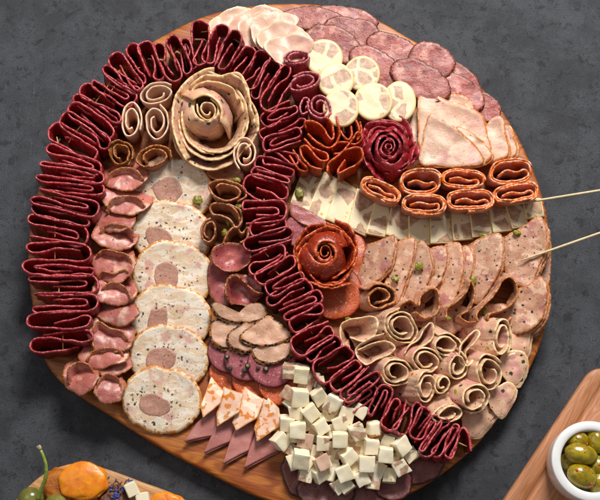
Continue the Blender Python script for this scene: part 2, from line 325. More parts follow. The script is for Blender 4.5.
# ------------------------------------------------------------------ sheets (folded slices standing on edge)
STRAIGHT = [(1, 0), (.99, .08), (.95, .3), (.88, .6), (.8, 1)]
def flare(k): return [(1, 0), (1-.12*k, .06), (1-.4*k, .3), (1-.75*k, .6), (1-k, 1)]
SKIRT = [(1, 0), (1.01, .05), (1.06, .2), (1.16, .5), (1.25, .8), (1.27, 1)]
BUD = [(1, 0), (1.25, .03), (1.6, .12), (1.95, .28), (2.2, .5), (2.3, .75), (2.2, 1)]
def sheet_geo(path, ztop, depth, th, prof=STRAIGHT, lean=(0, 0), seed=0, centre=None, zw=1.0, drop=0.0, crumple=.5, step=1.5, tiltz=(0, 0), closed=False, axis=None, dropend=0.0, widen=.35):
    _, L = catmull(path, 8, closed)
    n = max(10, int(L/step))
    c2, L = catmull(path, n, closed)
    c = np.mean(c2, 0) if centre is None else np.array(centre, float)
    cw = P(c[0], c[1], ztop)
    Q = np.zeros((n, len(prof), 3))
    for i, (x, y) in enumerate(c2):
        s = i/(n-1.)
        if closed: dz = zw*(nz((math.cos(s*6.283)*L*.16, math.sin(s*6.283)*L*.16), .09, seed))*1.6
        else: dz = zw*(nz((s*L, 0), .07, seed)*1.8 + nz((s*L, 5), .3, seed)*.7 + nz((s*L, 9), .8, seed)*.25)
        dz -= drop*abs(2*s-1)**3 + dropend*s*s
        dz += tiltz[0]*(x-c[0]) + tiltz[1]*(c[1]-y)
        top = P(x, y, ztop+dz)
        for j, (sc, zf) in enumerate(prof):
            q = cw + (top-cw)*np.array([sc, sc, 1])
            if axis is not None:
                dd = top-cw; al = dd[0]*axis[0]+dd[1]*axis[1]; pe = -dd[0]*axis[1]+dd[1]*axis[0]
                sp = 1+widen*zf; al *= 1-.06*zf; pe *= sp
                q = np.array([cw[0]+al*axis[0]-pe*axis[1], cw[1]+al*axis[1]+pe*axis[0], top[2]])
            q[2] = top[2]-(depth+dz)*zf
            q[0] += lean[0]*zf; q[1] += lean[1]*zf
            Q[i, j] = q
    # normals and crumple
    def normals(Q):
        du = (np.roll(Q, -1, 0)-np.roll(Q, 1, 0)) if closed else np.gradient(Q, axis=0)
        dv = np.gradient(Q, axis=1)
        N = np.cross(du, dv); l = np.linalg.norm(N, axis=2, keepdims=True); l[l < 1e-6] = 1
        return N/l, dv
    N, dv = normals(Q)
    if crumple:
        for i in range(n):
            for j in range(len(prof)):
                Q[i, j] += N[i, j]*crumple*(nz(Q[i, j], .09, seed)*1.6+nz(Q[i, j], .25, seed+3)*.6)*(1 if j else .6)
        N, dv = normals(Q)
    m = len(prof)
    D = np.zeros((n, m)); D[:, 1:] = np.cumsum(np.linalg.norm(np.diff(Q, axis=1), axis=2), axis=1)
    tv = dv[:, 0]/np.maximum(np.linalg.norm(dv[:, 0], axis=1, keepdims=True), 1e-6)
    rows, rim, tex = [], [], []
    S = np.linspace(0, L, n)
    for j in range(m-1, -1, -1):
        rows.append(Q[:, j]+N[:, j]*th/2); rim.append(D[:, j]); tex.append(np.stack([S, D[:, j]], 1))
    rows.append(Q[:, 0]-tv*th*.42+N[:, 0]*th*.22); rim.append(D[:, 0]); tex.append(np.stack([S, D[:, 0]-th*.4], 1))
    rows.append(Q[:, 0]-tv*th*.42-N[:, 0]*th*.22); rim.append(D[:, 0]); tex.append(np.stack([S, D[:, 0]-th*.6], 1))
    for j in range(m):
        rows.append(Q[:, j]-N[:, j]*th/2); rim.append(D[:, j]); tex.append(np.stack([S, -D[:, j]-th], 1))
    k = len(rows)
    V = np.stack(rows, 1).reshape(-1, 3); rim = np.stack(rim, 1).reshape(-1); tex = np.stack(tex, 1).reshape(-1, 2)
    F = []
    for i in range(n if closed else n-1):
        a, b = i*k, ((i+1) % n)*k
        for j in range(k): F.append((a+j, a+(j+1) % k, b+(j+1) % k, b+j))
    if not closed:
        e = (n-1)*k
        for j in range(k//2-1):
            F.append((j+1, j, k-1-j, k-2-j)); F.append((e+j, e+j+1, e+k-2-j, e+k-1-j))
    return V, F, tex, np.stack([rim, rim*0], 1)

SEED = [0]
def sheet(name, mat, path, ztop, depth, th=2.0, label=None, cat=None, group=None, parent=None, **k):
    SEED[0] += 1; k.setdefault('seed', SEED[0])
    V, F, tex, rim = sheet_geo(path, ztop, depth, th, **k)
    o = mk(name, V, F, M[mat], parent, tex, rim)
    return tag(o, label, cat, group)

def spiral(cx, cy, rx, ry, rot=0, turns=1.8, ph=0, inner=.3, d=1, n=None):
    out = []; n = n or int(turns*9)
    rot = R(rot)
    for i in range(n+1):
        t = i/n; a = R(ph)+d*t*turns*2*math.pi
        f = (inner+(1-inner)*t**.8)*(1+.09*math.sin(2*a+cx)+.05*math.sin(3*a+cy)*(1-.3*t))
        x, y = rx*f*math.cos(a), ry*f*math.sin(a)
        out.append((cx+x*math.cos(rot)-y*math.sin(rot), cy+x*math.sin(rot)+y*math.cos(rot)))
    return out

# local shapes of a salami slice folded on itself: t along the axis 0..1, s across -1..1
SAL = [
 [(.86, -.15), (.5, -.3), (.2, .2), (.03, .0), (.06, -.8), (.45, -.95), (.86, -.9), (1, -.1), (.93, .8), (.55, .9), (.15, .95)],
 [(.30, .05), (.6, .1), (.85, .3), (.94, -.1), (.86, -.8), (.5, -.95), (.12, -.9), (0, 0), (.1, .9), (.5, .95), (.95, .7)],
 [(.92, .9), (.5, .95), (.1, .9), (.0, .1), (.1, -.8), (.4, -.9), (.88, -.8), (.98, -.1), (.9, .45), (.6, .35), (.3, .0)],
 [(.4, -.3), (.7, -.1), (.9, .3), (1, -.2), (.88, -.95), (.45, -.9), (.08, -.7), (0, .1), (.1, .9), (.5, .85), (.85, .85)],
 [(.75, .6), (.4, .75), (.08, .9), (.0, .1), (.1, -.7), (.35, -.6), (.65, -.1), (.85, .2), (.98, -.1), (.92, -.9), (.55, -.95), (.2, -.95)],
 [(.35, .3), (.65, .35), (.84, .2), (.8, -.25), (.5, -.3), (.2, -.15), (.04, -.3), (.1, -.9), (.5, -.95), (.9, -.9), (1, -.1), (.93, .75), (.55, .85), (.12, .9)],
 [(.7, -.5), (.4, -.45), (.17, -.25), (.2, .2), (.5, .2), (.8, .1), (.97, -.1), (.9, -.9), (.5, -.95), (.1, -.95), (-.02, 0), (.08, .8), (.4, .75), (.9, .7)],
]
def sal_path(A, B, w, var, flip, rs):
    A, B = np.array(A, float), np.array(B, float)
    ax = B-A; pr = np.array([-ax[1], ax[0]])/np.linalg.norm(ax)*(w*.5)*flip
    out = []
    for t, s in SAL[var]:
        t = t+rs.uniform(-.02, .02) if .1 < t < .9 else t
        out.append(A+ax*t+pr*(s+rs.uniform(-.12, .12)))
    return out

# ------------------------------------------------------------------ slabs (slices lying flat, curled or cupped)
def slab_geo(outline, z0, th, slope=(0, 0), seed=0, cup=None, wave=.8, edge=.6, rings=9, n=None, curl=None, centre=None):
    _, L = catmull(outline, 8, True)
    n = n or max(40, int(L/1.6))
    c2, L = catmull(outline, n, True)
    W = np.array([P(x, y, z0) for x, y in c2])
    c = W.mean(0) if centre is None else P(centre[0], centre[1], z0)
    for i in range(n):
        d = (W[i]-c); l = np.linalg.norm(d[:2])
        W[i] = c+d*(1+edge*(nz(W[i], .12, seed)*1.3+nz(W[i], .45, seed)*.8)/max(l, 1))
    rad = np.linalg.norm((W-c)[:, :2], axis=1)
    fr = [1-(k/rings)**.8 if k else 1 for k in range(rings)]
    def zf(p, t, th_):
        d = p-c
        z = z0+slope[0]*d[0]+slope[1]*d[1]+wave*nz(p, .045, seed)*2+wave*nz(p, .13, seed)*.7
        if cup:   # (height, lobes, lobe height, phase)
            h, lb, lh, ph = cup
            z += h*t**2.2 + lh*t**2*math.sin(lb*th_+R(ph))
        if curl:  # (angle, amount)
            a, am = curl
            k = max(0, t*math.cos(th_-R(a))-.35)/.65
            z += am*k*k
        return z
    top, rimd, tex = [], [], []
    TH = np.arctan2((W-c)[:, 1], (W-c)[:, 0])
    G = np.zeros((rings, n, 3))
    for k, f in enumerate(fr):
        for i in range(n):
            p = c+(W[i]-c)*f; q = p.copy(); q[2] = zf(p, f, TH[i]); G[k, i] = q
    cc = c.copy(); cc[2] = zf(c, 0, 0)
    V, T, Rm = [], [], []
    def addring(A, f):
        for i in range(n):
            V.append(A[i]); T.append((W[i]-c)[:2]*f); Rm.append((rad[i]*(1-f), 0))
    nn = G[0]-c; nn[:, 2] = 0; nn /= np.maximum(np.linalg.norm(nn, axis=1, keepdims=True), 1e-6)
    # top rings inner->outer, then edge, then bottom outer->inner
    addring(G[0]*1-nn*th*.3+np.array([0, 0, th/2]), 1.0)
    for k in range(1, rings): addring(G[k]+np.array([0, 0, th/2]), fr[k])
    V.append(cc+np.array([0, 0, th/2])); T.append((0, 0)); Rm.append((rad.mean(), 0)); ct = len(V)-1
    e0 = len(V); addring(G[0]+nn*0+np.array([0, 0, th*.18]), 1.0)
    e1 = len(V); addring(G[0]+nn*0-np.array([0, 0, th*.18]), 1.0)
    b0 = len(V); addring(G[0]*1-nn*th*.3-np.array([0, 0, th/2]), 1.0)
    for k in range(1, rings): addring(G[k]-np.array([0, 0, th/2]), fr[k])
    V.append(cc-np.array([0, 0, th/2])); T.append((0, 0)); Rm.append((rad.mean(), 0)); cb = len(V)-1
    F = []
    def band(a, b):
        for i in range(n):
            j = (i+1) % n; F.append((a+i, a+j, b+j, b+i))
    for k in range(rings-1): band(k*n, (k+1)*n)
    for i in range(n): F.append((i+(rings-1)*n, (i+1) % n+(rings-1)*n, ct))
    band(e0, 0); band(e1, e0); band(b0, e1)
    for k in range(rings-1): band(b0+(k+1)*n, b0+k*n)
    for i in range(n): F.append((b0+(i+1) % n+(rings-1)*n, b0+i+(rings-1)*n, cb))
    return np.array(V), F, np.array(T), np.array(Rm)

def slab(name, mat, outline, z0, th=2.0, label=None, cat=None, group=None, parent=None, ply=1, plyoff=(2, -1, -2.2), **k):
    SEED[0] += 1; k.setdefault('seed', SEED[0])
    V, F, T, Rm = slab_geo(outline, z0, th, **k)
    if ply > 1:
        V0, F0, T0, R0 = V, list(F), T, Rm
        for q in range(1, ply):
            k2 = dict(k); k2['seed'] = k['seed']+.37*q
            V2, F2, T2, R2 = slab_geo(outline, z0, th, **k2)
            V2 = V2+np.array(plyoff)*q
            nb = len(V0)
            V0 = np.vstack([V0, V2]); T0 = np.vstack([T0, T2+50*q]); R0 = np.vstack([R0, R2]); F0 += [tuple(a+nb for a in f) for f in F2]
        V, F, T, Rm = V0, F0, T0, R0
    o = mk(name, V, F, M[mat] if isinstance(mat, str) else mat, parent, T, Rm)
    return tag(o, label, cat, group)

def pocket(cx, cy, rx, ry, rot, turns, ph):
    out = []; n = int(turns*14); r = R(rot)
    for (u_, v_) in [(-.62, .1), (-.2, -.12), (.25, .12), (.62, -.02)]:
        x, y = rx*u_, ry*v_; out.append((cx+x*math.cos(r)-y*math.sin(r), cy+x*math.sin(r)+y*math.cos(r)))
    for i in range(n+1):
        t = i/n; a = R(ph)+t*turns*2*math.pi
        fx = 1-.16*(1-t)*turns/2-.02*math.sin(3*a+cx); fy = 1-.36*(1-t)*turns/2-.05*math.sin(2*a+cy)
        x = rx*fx*math.copysign(abs(math.cos(a))**.75, math.cos(a)); y = ry*fy*math.copysign(abs(math.sin(a))**.8, math.sin(a))
        out.append((cx+x*math.cos(r)-y*math.sin(r), cy+x*math.sin(r)+y*math.cos(r)))
    return out
def ell(cx, cy, rx, ry, rot=0, n=12, jit=.04, seed=None):
    rs = random.Random(seed if seed is not None else cx*7+cy)
    r = R(rot); out = []
    for i in range(n):
        a = 2*math.pi*i/n; f = 1+rs.uniform(-jit, jit)
        x, y = rx*f*math.cos(a), ry*f*math.sin(a)
        out.append((cx+x*math.cos(r)-y*math.sin(r), cy+x*math.sin(r)+y*math.cos(r)))
    return out

# ------------------------------------------------------------------ solids
def tube(path, rad, seg=10):
    """path: world mm points; rad: number or list"""
    p = np.array(path, float); n = len(p); V = []; F = []
    rad = [rad]*n if not hasattr(rad, '__len__') else rad
    for i in range(n):
        t = p[min(i+1, n-1)]-p[max(i-1, 0)]; t /= np.linalg.norm(t)
        a = np.cross(t, [0, 0, 1.0]); 
        if np.linalg.norm(a) < 1e-3: a = np.array([1.0, 0, 0])
        a /= np.linalg.norm(a); b = np.cross(t, a)
        for k in range(seg):
            th = 2*math.pi*k/seg; V.append(p[i]+(a*math.cos(th)+b*math.sin(th))*rad[i])
    for i in range(n-1):
        for k in range(seg):
            F.append((i*seg+k, i*seg+(k+1) % seg, (i+1)*seg+(k+1) % seg, (i+1)*seg+k))
    F.append(tuple(range(seg))[::-1]); F.append(tuple((n-1)*seg+k for k in range(seg)))
    return V, F

def blob(c, r, rotz=0, tilt=(0, 0), seed=0, amp=.06, freq=2.0, nu=28, nv=18, flat=0):
    """ellipsoid with noise, c world mm"""
    V = []; F = []
    mt = (Matrix.Rotation(R(rotz), 3, 'Z') @ Matrix.Rotation(R(tilt[0]), 3, 'X') @ Matrix.Rotation(R(tilt[1]), 3, 'Y'))
    for j in range(nv+1):
        ph = math.pi*j/nv
        for i in range(nu):
            a = 2*math.pi*i/nu
            d = Vector((math.sin(ph)*math.cos(a), math.sin(ph)*math.sin(a), math.cos(ph)))
            f = 1+amp*noise.noise(d*freq+Vector((seed*3.1, seed, 0)))*2+amp*.5*noise.noise(d*freq*3+Vector((seed, 4, 0)))
            v = mt @ Vector((d.x*r[0]*f, d.y*r[1]*f, d.z*r[2]*f))
            V.append((c[0]+v.x, c[1]+v.y, c[2]+v.z))
    for j in range(nv):
        for i in range(nu):
            F.append((j*nu+i, (j+1)*nu+i, (j+1)*nu+(i+1) % nu, j*nu+(i+1) % nu))
    return V, F

# ================================================================== SETTING
def plane():
    V = [(-1500, -1500, 0), (1500, -1500, 0), (1500, 1800, 0), (-1500, 1800, 0)]
    o = mk('table_surface', V, [(0, 1, 2, 3)], M['stone'], smooth=False, origin=np.zeros(3)); tag(o, 'dark grey mottled slate table top under the boards', None, kind='structure')
plane()

def board(name, outline, z1, mat, label, n=220, bev=2.5, groove=None):
    c2, L = catmull(outline, n, True)
    W = np.array([P(x, y, z1) for x, y in c2]); c = W.mean(0)
    # inward normals
    t = np.roll(W, -1, 0)-np.roll(W, 1, 0); t[:, 2] = 0; t /= np.linalg.norm(t, axis=1, keepdims=True)
    nrm = np.stack([-t[:, 1], t[:, 0], t[:, 0]*0], 1)
    if np.sum(nrm*(c-W)) < 0: nrm = -nrm
    prof = [(3.0, 0.0), (.8, .8), (0, 2.8), (-.3, z1*.5), (0, z1-bev), (.7, z1-.7), (bev, z1), ]
    if groove:
        g, w, d = groove
        prof += [(g, z1), (g+w*.12, z1-d*.5), (g+w*.3, z1-d), (g+w*.7, z1-d), (g+w*.88, z1-d*.5), (g+w, z1)]
    prof += [(prof[-1][0]+6, z1)]
    V = []; F = []
    for (i, z) in prof:
        for k in range(n):
            q = W[k]+nrm[k]*i; V.append((q[0], q[1], z))
    m = len(prof)
    for j in range(m-1):
        for k in range(n): F.append((j*n+k, j*n+(k+1) % n, (j+1)*n+(k+1) % n, (j+1)*n+k))
    F.append(tuple((m-1)*n+k for k in range(n))); F.append(tuple(range(n))[::-1])
    o = mk(name, V, F, M[mat], smooth=False)
    o.data.polygons.foreach_set('use_smooth', [True]*(len(o.data.polygons)-2)+[False, False])
    bm = bmesh.new(); bm.from_mesh(o.data); bmesh.ops.recalc_face_normals(bm, faces=bm.faces); bm.to_mesh(o.data); bm.free()
    return tag(o, label, 'serving board')

board('serving_board', [(267, 4), (320, 4.5), (364, 13), (415, 41), (452, 61), (480, 85), (507, 117), (531, 163), (545, 205), (550, 240), (551, 290), (547, 320),
   (538, 351), (517, 391), (480, 441), (440, 475), (400, 498), (360, 508), (310, 509), (262, 498), (200, 468), (150, 441), (110, 415), (70, 389),
   (51, 371), (41, 350), (33, 310), (28, 270), (29, 235), (38, 190), (57, 144), (90, 98), (126, 61), (160, 37), (210, 14)], BZ, 'board',
   'large round reddish brown wooden board covered with meats and cheese')
board('serving_board', [(12, 505), (27, 487), (50, 470), (80, 462.5), (107, 469), (140, 481), (180, 497), (230, 530), (240, 600), (120, 640), (10, 600), (-10, 540)], 12, 'board2',
   'small light wooden board with dried apricots at the bottom left corner')
def groove_board():
    a, b = P(504, 499, 12), P(591, 368, 12)
    u = (b-a); u /= np.linalg.norm(u); v = np.array([u[1], -u[0], 0])     # u along the visible edge (up), v to the right
    O = b+u*10; Lu, Lv, rad, nc = 330, 240, 20, 14
    def ring(off, z):
        out = []; r = max(rad-off, 4)
        for (cu, cv, a0) in [(-off-r, off+r, 180), (-off-r, Lv-off-r, 90), (-Lu+off+r, Lv-off-r, 0), (-Lu+off+r, off+r, -90)]:
            for k in range(nc):
                t = R(a0-90*k/(nc-1))
                out.append(O+u*(cu+r*math.sin(t))+v*(cv+r*math.cos(t))+np.array([0, 0, z-12]))
        return out
    prof = [(2.5, 0), (.5, .8), (0, 2.5), (0, 9.5), (.7, 11.3), (2.5, 12), (15, 12), (15.8, 11), (17.5, 9.9), (20.5, 9.9), (22.2, 11), (23, 12), (40, 12)]
    V = []; F = []
    for o_, z in prof: V += ring(o_, z)
    n = nc*4
    for j in range(len(prof)-1):
        for k in range(n): F.append((j*n+k, j*n+(k+1) % n, (j+1)*n+(k+1) % n, (j+1)*n+k))
    F.append(tuple((len(prof)-1)*n+k for k in range(n))); F.append(tuple(range(n))[::-1])
    o = mk('serving_board', V, F, M['board3'], smooth=False)
    bm = bmesh.new(); bm.from_mesh(o.data); bmesh.ops.recalc_face_normals(bm, faces=bm.faces); bm.to_mesh(o.data); bm.free()
    o.data.polygons.foreach_set('use_smooth', [True]*(len(o.data.polygons)-2)+[False, False])
    tag(o, 'beech cutting board with juice groove holding the white olive bowl', 'serving board')
groove_board()

# ================================================================== SALAMI
ORD = 'zero first second third fourth fifth sixth seventh eighth ninth tenth eleventh twelfth thirteenth fourteenth fifteenth sixteenth seventeenth eighteenth'.split()
outer = [((30,345),(94,339),16),((27,322),(91,317),15),((30,304),(98,302),15),((27,284),(98,284),16),((24,266),(96,268),14),((26,250),(90,252),16),
 ((25,223),(87,238),20),((32,207),(90,222),13),((30,194),(98,210),14),((33,181),(104,190),12),((37,167),(104,178),13),((44,152),(101,170),16),((50,128),(98,155),18),
 ((62,116),(108,148),16),((70,104),(113,137),15),((74,96),(118,126),11),((81,87),(122,119),15),((93,77),(134,102),17),((103,68),(140,92),10),((112,54),(140,90),15),
 ((129,45),(146,83),13),((143,42),(158,80),14),((159,42),(177,81),14),((171,36),(187,74),13),((184,39),(192,70),9),((203,21),(196,65),17),
 ((224,25),(207,64),15),((238,31),(218,71),14),((252,48),(234,76),12),((265,52),(246,88),14),((276,61),(253,101),14),((291,67),(264,109),17)]
inner = [((262,122),(296,104),14),((260,136),(305,119),13),((264,147),(303,134),14),((264,155),(298,164),15),((255,161),(297,172),12),((252,171),(290,184),10),((244,181),(290,198),19),
 ((241,212),(286,211),19),((250,230),(288,222),14),((244,246),(294,232),14),((248,269),(285,249),16),((257,281),(295,257),14),((267,291),(303,271),16),((269,306),(311,285),16),
 ((281,315),(322,295),14),((290,326),(325,310),17),((293,349),(334,327),18),((309,361),(340,339),15),((315,375),(354,352),19),((332,387),(363,363),14),((343,398),(377,369),16),
 ((346,409),(376,387),14),((374,417),(388,386),14),((387,429),(401,398),14),((398,434),(418,402),15),((414,439),(428,408),14),((417,450),(439,417),11),((424,456),(449,420),11),((435,457),(455,426),10),((447,458),(459,425),10)]
rs = random.Random(5)
def AX(A, B):
    d = P(*B)-P(*A); l = math.hypot(d[0], d[1]); return (d[0]/l, d[1]/l)
TOP = 25
for i, (A, B, w) in enumerate(outer):
    if i < 13: lab = f'dark red salami fold in the outer arc, {ORD[i+1]} up from its bottom left end'
    elif i < TOP: lab = f'dark red salami fold in the outer arc, {ORD[TOP-i]} to the left of its topmost fold'
    elif i == TOP: lab = 'topmost dark red salami fold of the outer arc, tall and narrow above the rose'
    else: lab = f'dark red salami fold in the outer arc, {ORD[i-TOP]} to the right of its topmost fold'
    a = math.atan2(117-(A[1]+B[1])/2, (A[0]+B[0])/2-213)
    sheet('salami_fold', 'salami', sal_path(A, B, w*1.2, rs.choice([0, 1, 2, 3, 4, 5, 6, 5]), rs.choice([-1, 1]), rs), BZ+30+rs.uniform(-2, 3), 29, 2.0,
          lab, 'salami slice', 'folded salami slices threaded on toothpicks', zw=2.4, crumple=1.1, drop=rs.uniform(4, 10), axis=AX(A, B), widen=rs.uniform(-.55, .15), lean=(rs.uniform(-3, 3), rs.uniform(-4, 1)), tiltz=(rs.uniform(-.05, .05), rs.uniform(-.05, .12)))
ni = len(inner)
for i, (A, B, w) in enumerate(inner):
    if i < 15: lab = f'dark red salami fold in the inner diagonal row, {ORD[i+1]} down from the row top'
    else: lab = f'dark red salami fold in the inner diagonal row, {ORD[ni-i+1]} from its lower right end'
    sheet('salami_fold', 'salami', sal_path(A, B, w*1.2, rs.choice([0, 1, 2, 3, 4, 5, 6, 5]), rs.choice([-1, 1]), rs), BZ+31+rs.uniform(-2, 3), 30, 2.0,
          lab, 'salami slice', 'folded salami slices threaded on toothpicks', zw=2.2, crumple=1.0, drop=rs.uniform(4, 10), axis=AX(A, B), widen=rs.uniform(-.55, .15), lean=(rs.uniform(-3, 3), rs.uniform(-4, 1)), tiltz=(rs.uniform(-.05, .05), rs.uniform(-.05, .1)))
sheet('salami_fold', 'salami', [(449, 458), (456, 444), (459, 432), (464, 428), (469, 436), (471, 451)], BZ+28, 27, 2.3,
      'open arch of dark red salami at the very lower right end of the inner row', 'salami slice', 'folded salami slices threaded on toothpicks', zw=1)

# toothpicks: (x1,y1,x2,y2, label place)
picks = [(57,138,60,152,'near the dried crease in the left outer salami arc'),(65,148,65,164,'inside the twelfth fold of the outer salami arc'),(76,132,84,122,'poking from the upper left salami folds'),
 (69,142,74,134,'below the upper left salami folds'),(43,199,51,197,'lying flat in the left outer salami folds'),(55,226,55,236,'standing in the wide left salami fold'),
 (55,247,55,258,'inside the sixth salami fold from the bottom left'),(59,287,59,296,'between the fourth and third salami folds from bottom left'),(63,331,63,350,'inside the lowest left salami fold'),
 (104,93,110,82,'left one of the pair standing in the upper left fold'),(109,95,115,85,'right one of the pair standing in the upper left fold'),(95,103,101,95,'below the pair in the upper left salami folds'),
 (131,71,139,68,'bridging the gap above the pale rolls'),(203,32,210,31,'inside the topmost salami fold'),(184,50,192,49,'just left of the topmost salami fold'),
 (264,200,264,217,'inside the wide fold of the inner salami row'),(262,249,268,256,'right of the ruffled smoked ham'),(273,268,281,277,'left of the pepperoni rose'),
 (286,288,291,296,'lower left of the pepperoni rose'),(307,324,312,333,'beside the lower flat pepperoni slice'),(366,398,374,406,'sticking out beside the cheese cubes'),(457,442,466,446,'in the open arch at the lower right end')]
for (x1, y1, x2, y2, w) in picks:
    dx, dy = x2-x1, y2-y1; l = math.hypot(dx, dy); e = max(1, (11-l)/2)
    a = P(x1-dx/l*e, y1-dy/l*e, BZ+21); b = P(x2+dx/l*e, y2+dy/l*e, BZ+23)
    V, F = tube([a, a*.5+b*.5, b], [.6, .65, .4], 8)
    tag(mk('toothpick', V, F, M['pick']), 'thin wooden toothpick '+w, 'toothpick', 'toothpicks holding the salami folds')

# ================================================================== ROUND MOSAIC CHEESE SLICES
for (x, y, rx, ry, z, lab) in [(324,58,19,18,BZ+22,'next to the pale turkey slices'),(362,74,18,17.5,BZ+22,'topmost right, against the roast beef'),(399,102,17,20,BZ+22,'rightmost, against the roast chicken'),
     (336,81,18,17.5,BZ+26.5,'in the middle of the six'),(373,102,19.5,18.5,BZ+26.5,'directly above the red meat rose'),(341,108,18,19,BZ+31,'directly above the pepperoni bunch')]:
    slab('cheese_slice', 'mosaic', ell(x, y, rx, ry, 0, 14, .015), z, 4.2, 'round cream cheese slice with brown ham mosaic, '+lab, 'cheese slice', 'round cheese slices with ham mosaic', slope=(.0, .03), wave=.3, edge=.15)
# mosaic strips
strips = [[(303,168),(325,172),(308,217),(289,208)],[(324,172),(341,180),(326,223),(306,215)],[(340,179),(359,190),(348,230),(325,221)],[(357,189),(377,200),(366,237),(347,229)],
 [(376,199),(394,205),(387,238),(365,235)],[(392,203),(410,210),(410,244),(385,236)],[(408,210),(430,212),(431,245),(408,243)],[(429,211),(451,211),(454,243),(430,245)],
 [(450,208),(469,208),(474,239),(453,242)],[(468,207),(488,206),(493,234),(472,239)],[(487,205),(505,203),(513,230),(493,234)],[(503,203),(522,200),(529,225),(512,230)],[(521,200),(541,198),(545,216),(526,220)]]
def strip_geo(q, z0, th, slope):
    # rectangular slice: subdivided quad with thickness and small bevel
    n = 12; V = []; T = []; Rm = []; F = []
    C = np.array([P(x, y, z0) for x, y in q]); c = C.mean(0)
    def pt(u, v): return (C[0]*(1-u)+C[1]*u)*(1-v)+(C[3]*(1-u)+C[2]*u)*v
    W = np.linalg.norm(C[1]-C[0]); H = np.linalg.norm(C[3]-C[0])
    rs = random.Random(q[0][0])
    def add(u, v, dz, ins):
        uu = min(max(u, ins/W), 1-ins/W); vv = min(max(v, ins/H), 1-ins/H)
        p = pt(uu, vv); d = p-c
        p[2] = z0+slope[0]*d[0]+slope[1]*d[1]+dz+.5*nz(p, .07, q[0][0])
        p[0] += .35*nz(p, .2, 3); p[1] += .35*nz(p, .2, 8)
        V.append(p); T.append((u*W, v*H+ (0 if dz > 0 else 30))); Rm.append((min(u*W, (1-u)*W, v*H, (1-v)*H)+0.0, 0)); return len(V)-1
    g = [[add(i/n, j/n, th/2, .5) for i in range(n+1)] for j in range(n+1)]
    b = [[add(i/n, j/n, -th/2, .5) for i in range(n+1)] for j in range(n+1)]
    per = [(0, i) for i in range(n)]+[(j, n) for j in range(n)]+[(n, n-i) for i in range(n)]+[(n-j, 0) for j in range(n)]
    up = [add(i/n, j/n, th*.36, 0) for j, i in per]; dn = [add(i/n, j/n, -th*.36, 0) for j, i in per]
    for j in range(n):
        for i in range(n):
            F.append((g[j][i], g[j+1][i], g[j+1][i+1], g[j][i+1])); F.append((b[j][i], b[j][i+1], b[j+1][i+1], b[j+1][i]))
    k = len(per)
    for a in range(k):
        a2 = (a+1) % k; (j, i), (j2, i2) = per[a], per[a2]
        F.append((g[j][i], g[j2][i2], up[a2], up[a])); F.append((up[a], up[a2], dn[a2], dn[a])); F.append((dn[a], dn[a2], b[j2][i2], b[j][i]))
    return V, F, T, Rm
for i, q in enumerate(strips):
    V, F, T, Rm = strip_geo(q, BZ+5+(0 if i else -1), 5, (-.22, .02))
    lab = ('leftmost rectangular cheese and ham strip, under the green pistachio' if i == 0 else 'rightmost short rectangular cheese and ham strip under the upper skewer' if i == 12 else
           f'rectangular cream and brown mosaic cheese strip, {ORD[i+1]} from the left end' if i < 7 else f'rectangular cream and brown mosaic cheese strip, {ORD[13-i]} from the right end')
    tag(mk('cheese_strip', V, F, M['mosaicstrip'], None, T, Rm), lab, 'cheese slice', 'row of rectangular mosaic cheese strips')

# ================================================================== TURKEY, BEEF, CHICKEN (flat)
turk = [([(208,32),(216,17),(230,10),(244,7),(254,12),(244,30),(232,45),(215,42)], 4, 'at the left end by the board rim'),
 ([(226,34),(234,18),(250,9),(266,7),(284,12),(284,26),(262,40),(240,45)], 6, 'second from left, narrow'),
 ([(238,30),(244,20),(256,13),(270,12),(274,28),(262,46),(248,50),(240,42)], 8, 'curled fold in the middle of the fan'),
 ([(250,26),(262,14),(280,12),(298,18),(296,28),(292,42),(270,52),(256,50)], 11, 'reaching the roast beef'),
 ([(257,36),(268,25),(284,22),(303,29),(313,42),(300,56),(275,60),(260,50)], 14, 'large and broad, near the round cheese'),
 ([(264,50),(272,40),(288,35),(308,38),(314,45),(306,56),(292,66),(276,64)], 17, 'lowest and nearest the salami')]
for o, z, w in turk:
    slab('turkey_slice', 'turkey', o, BZ+z*1.5, 1.5, 'pale turkey slice in the top fan, '+w, 'turkey slice', 'pale turkey slices fanned at the top', wave=1.2, curl=(200, 7), cup=(1, 3, 2.4, z*40), edge=.9)
beef = [(345,17,32,10,10,3,'behind along the rim, top middle'),(314,19,30,12,4,5,'leftmost, beside the pale turkey'),(354,32,28,14,15,6.5,'third along the rim'),(334,45,30,17,22,9,'lower left, above the round cheese'),
 (394,52,29,17,22,8.5,'in the middle of the arc'),(376,67,30,17,38,11,'behind the round cheese slices'),(455,78,34,13,36,6,'low strip along the right rim'),(432,61,25,16,25,10,'on the rim with a notched end'),
 (462,93,26,14,42,9,'just above the chicken folds'),(419,80,32,17,25,13,'large, pointing at the chicken'),(487,108,15,13,55,8,'last at the right end')]
for (x, y, rx, ry, rot, z, w) in beef:
    slab('roast_beef_slice', 'beef', ell(x, y, rx*1.05, ry, rot, 11, .09), BZ+3+z*1.3, 1.8, 'pink roast beef slice with dark rim, '+w, 'beef slice', 'roast beef slices fanned at upper right', wave=.7, edge=1.1, slope=(.03, .08))
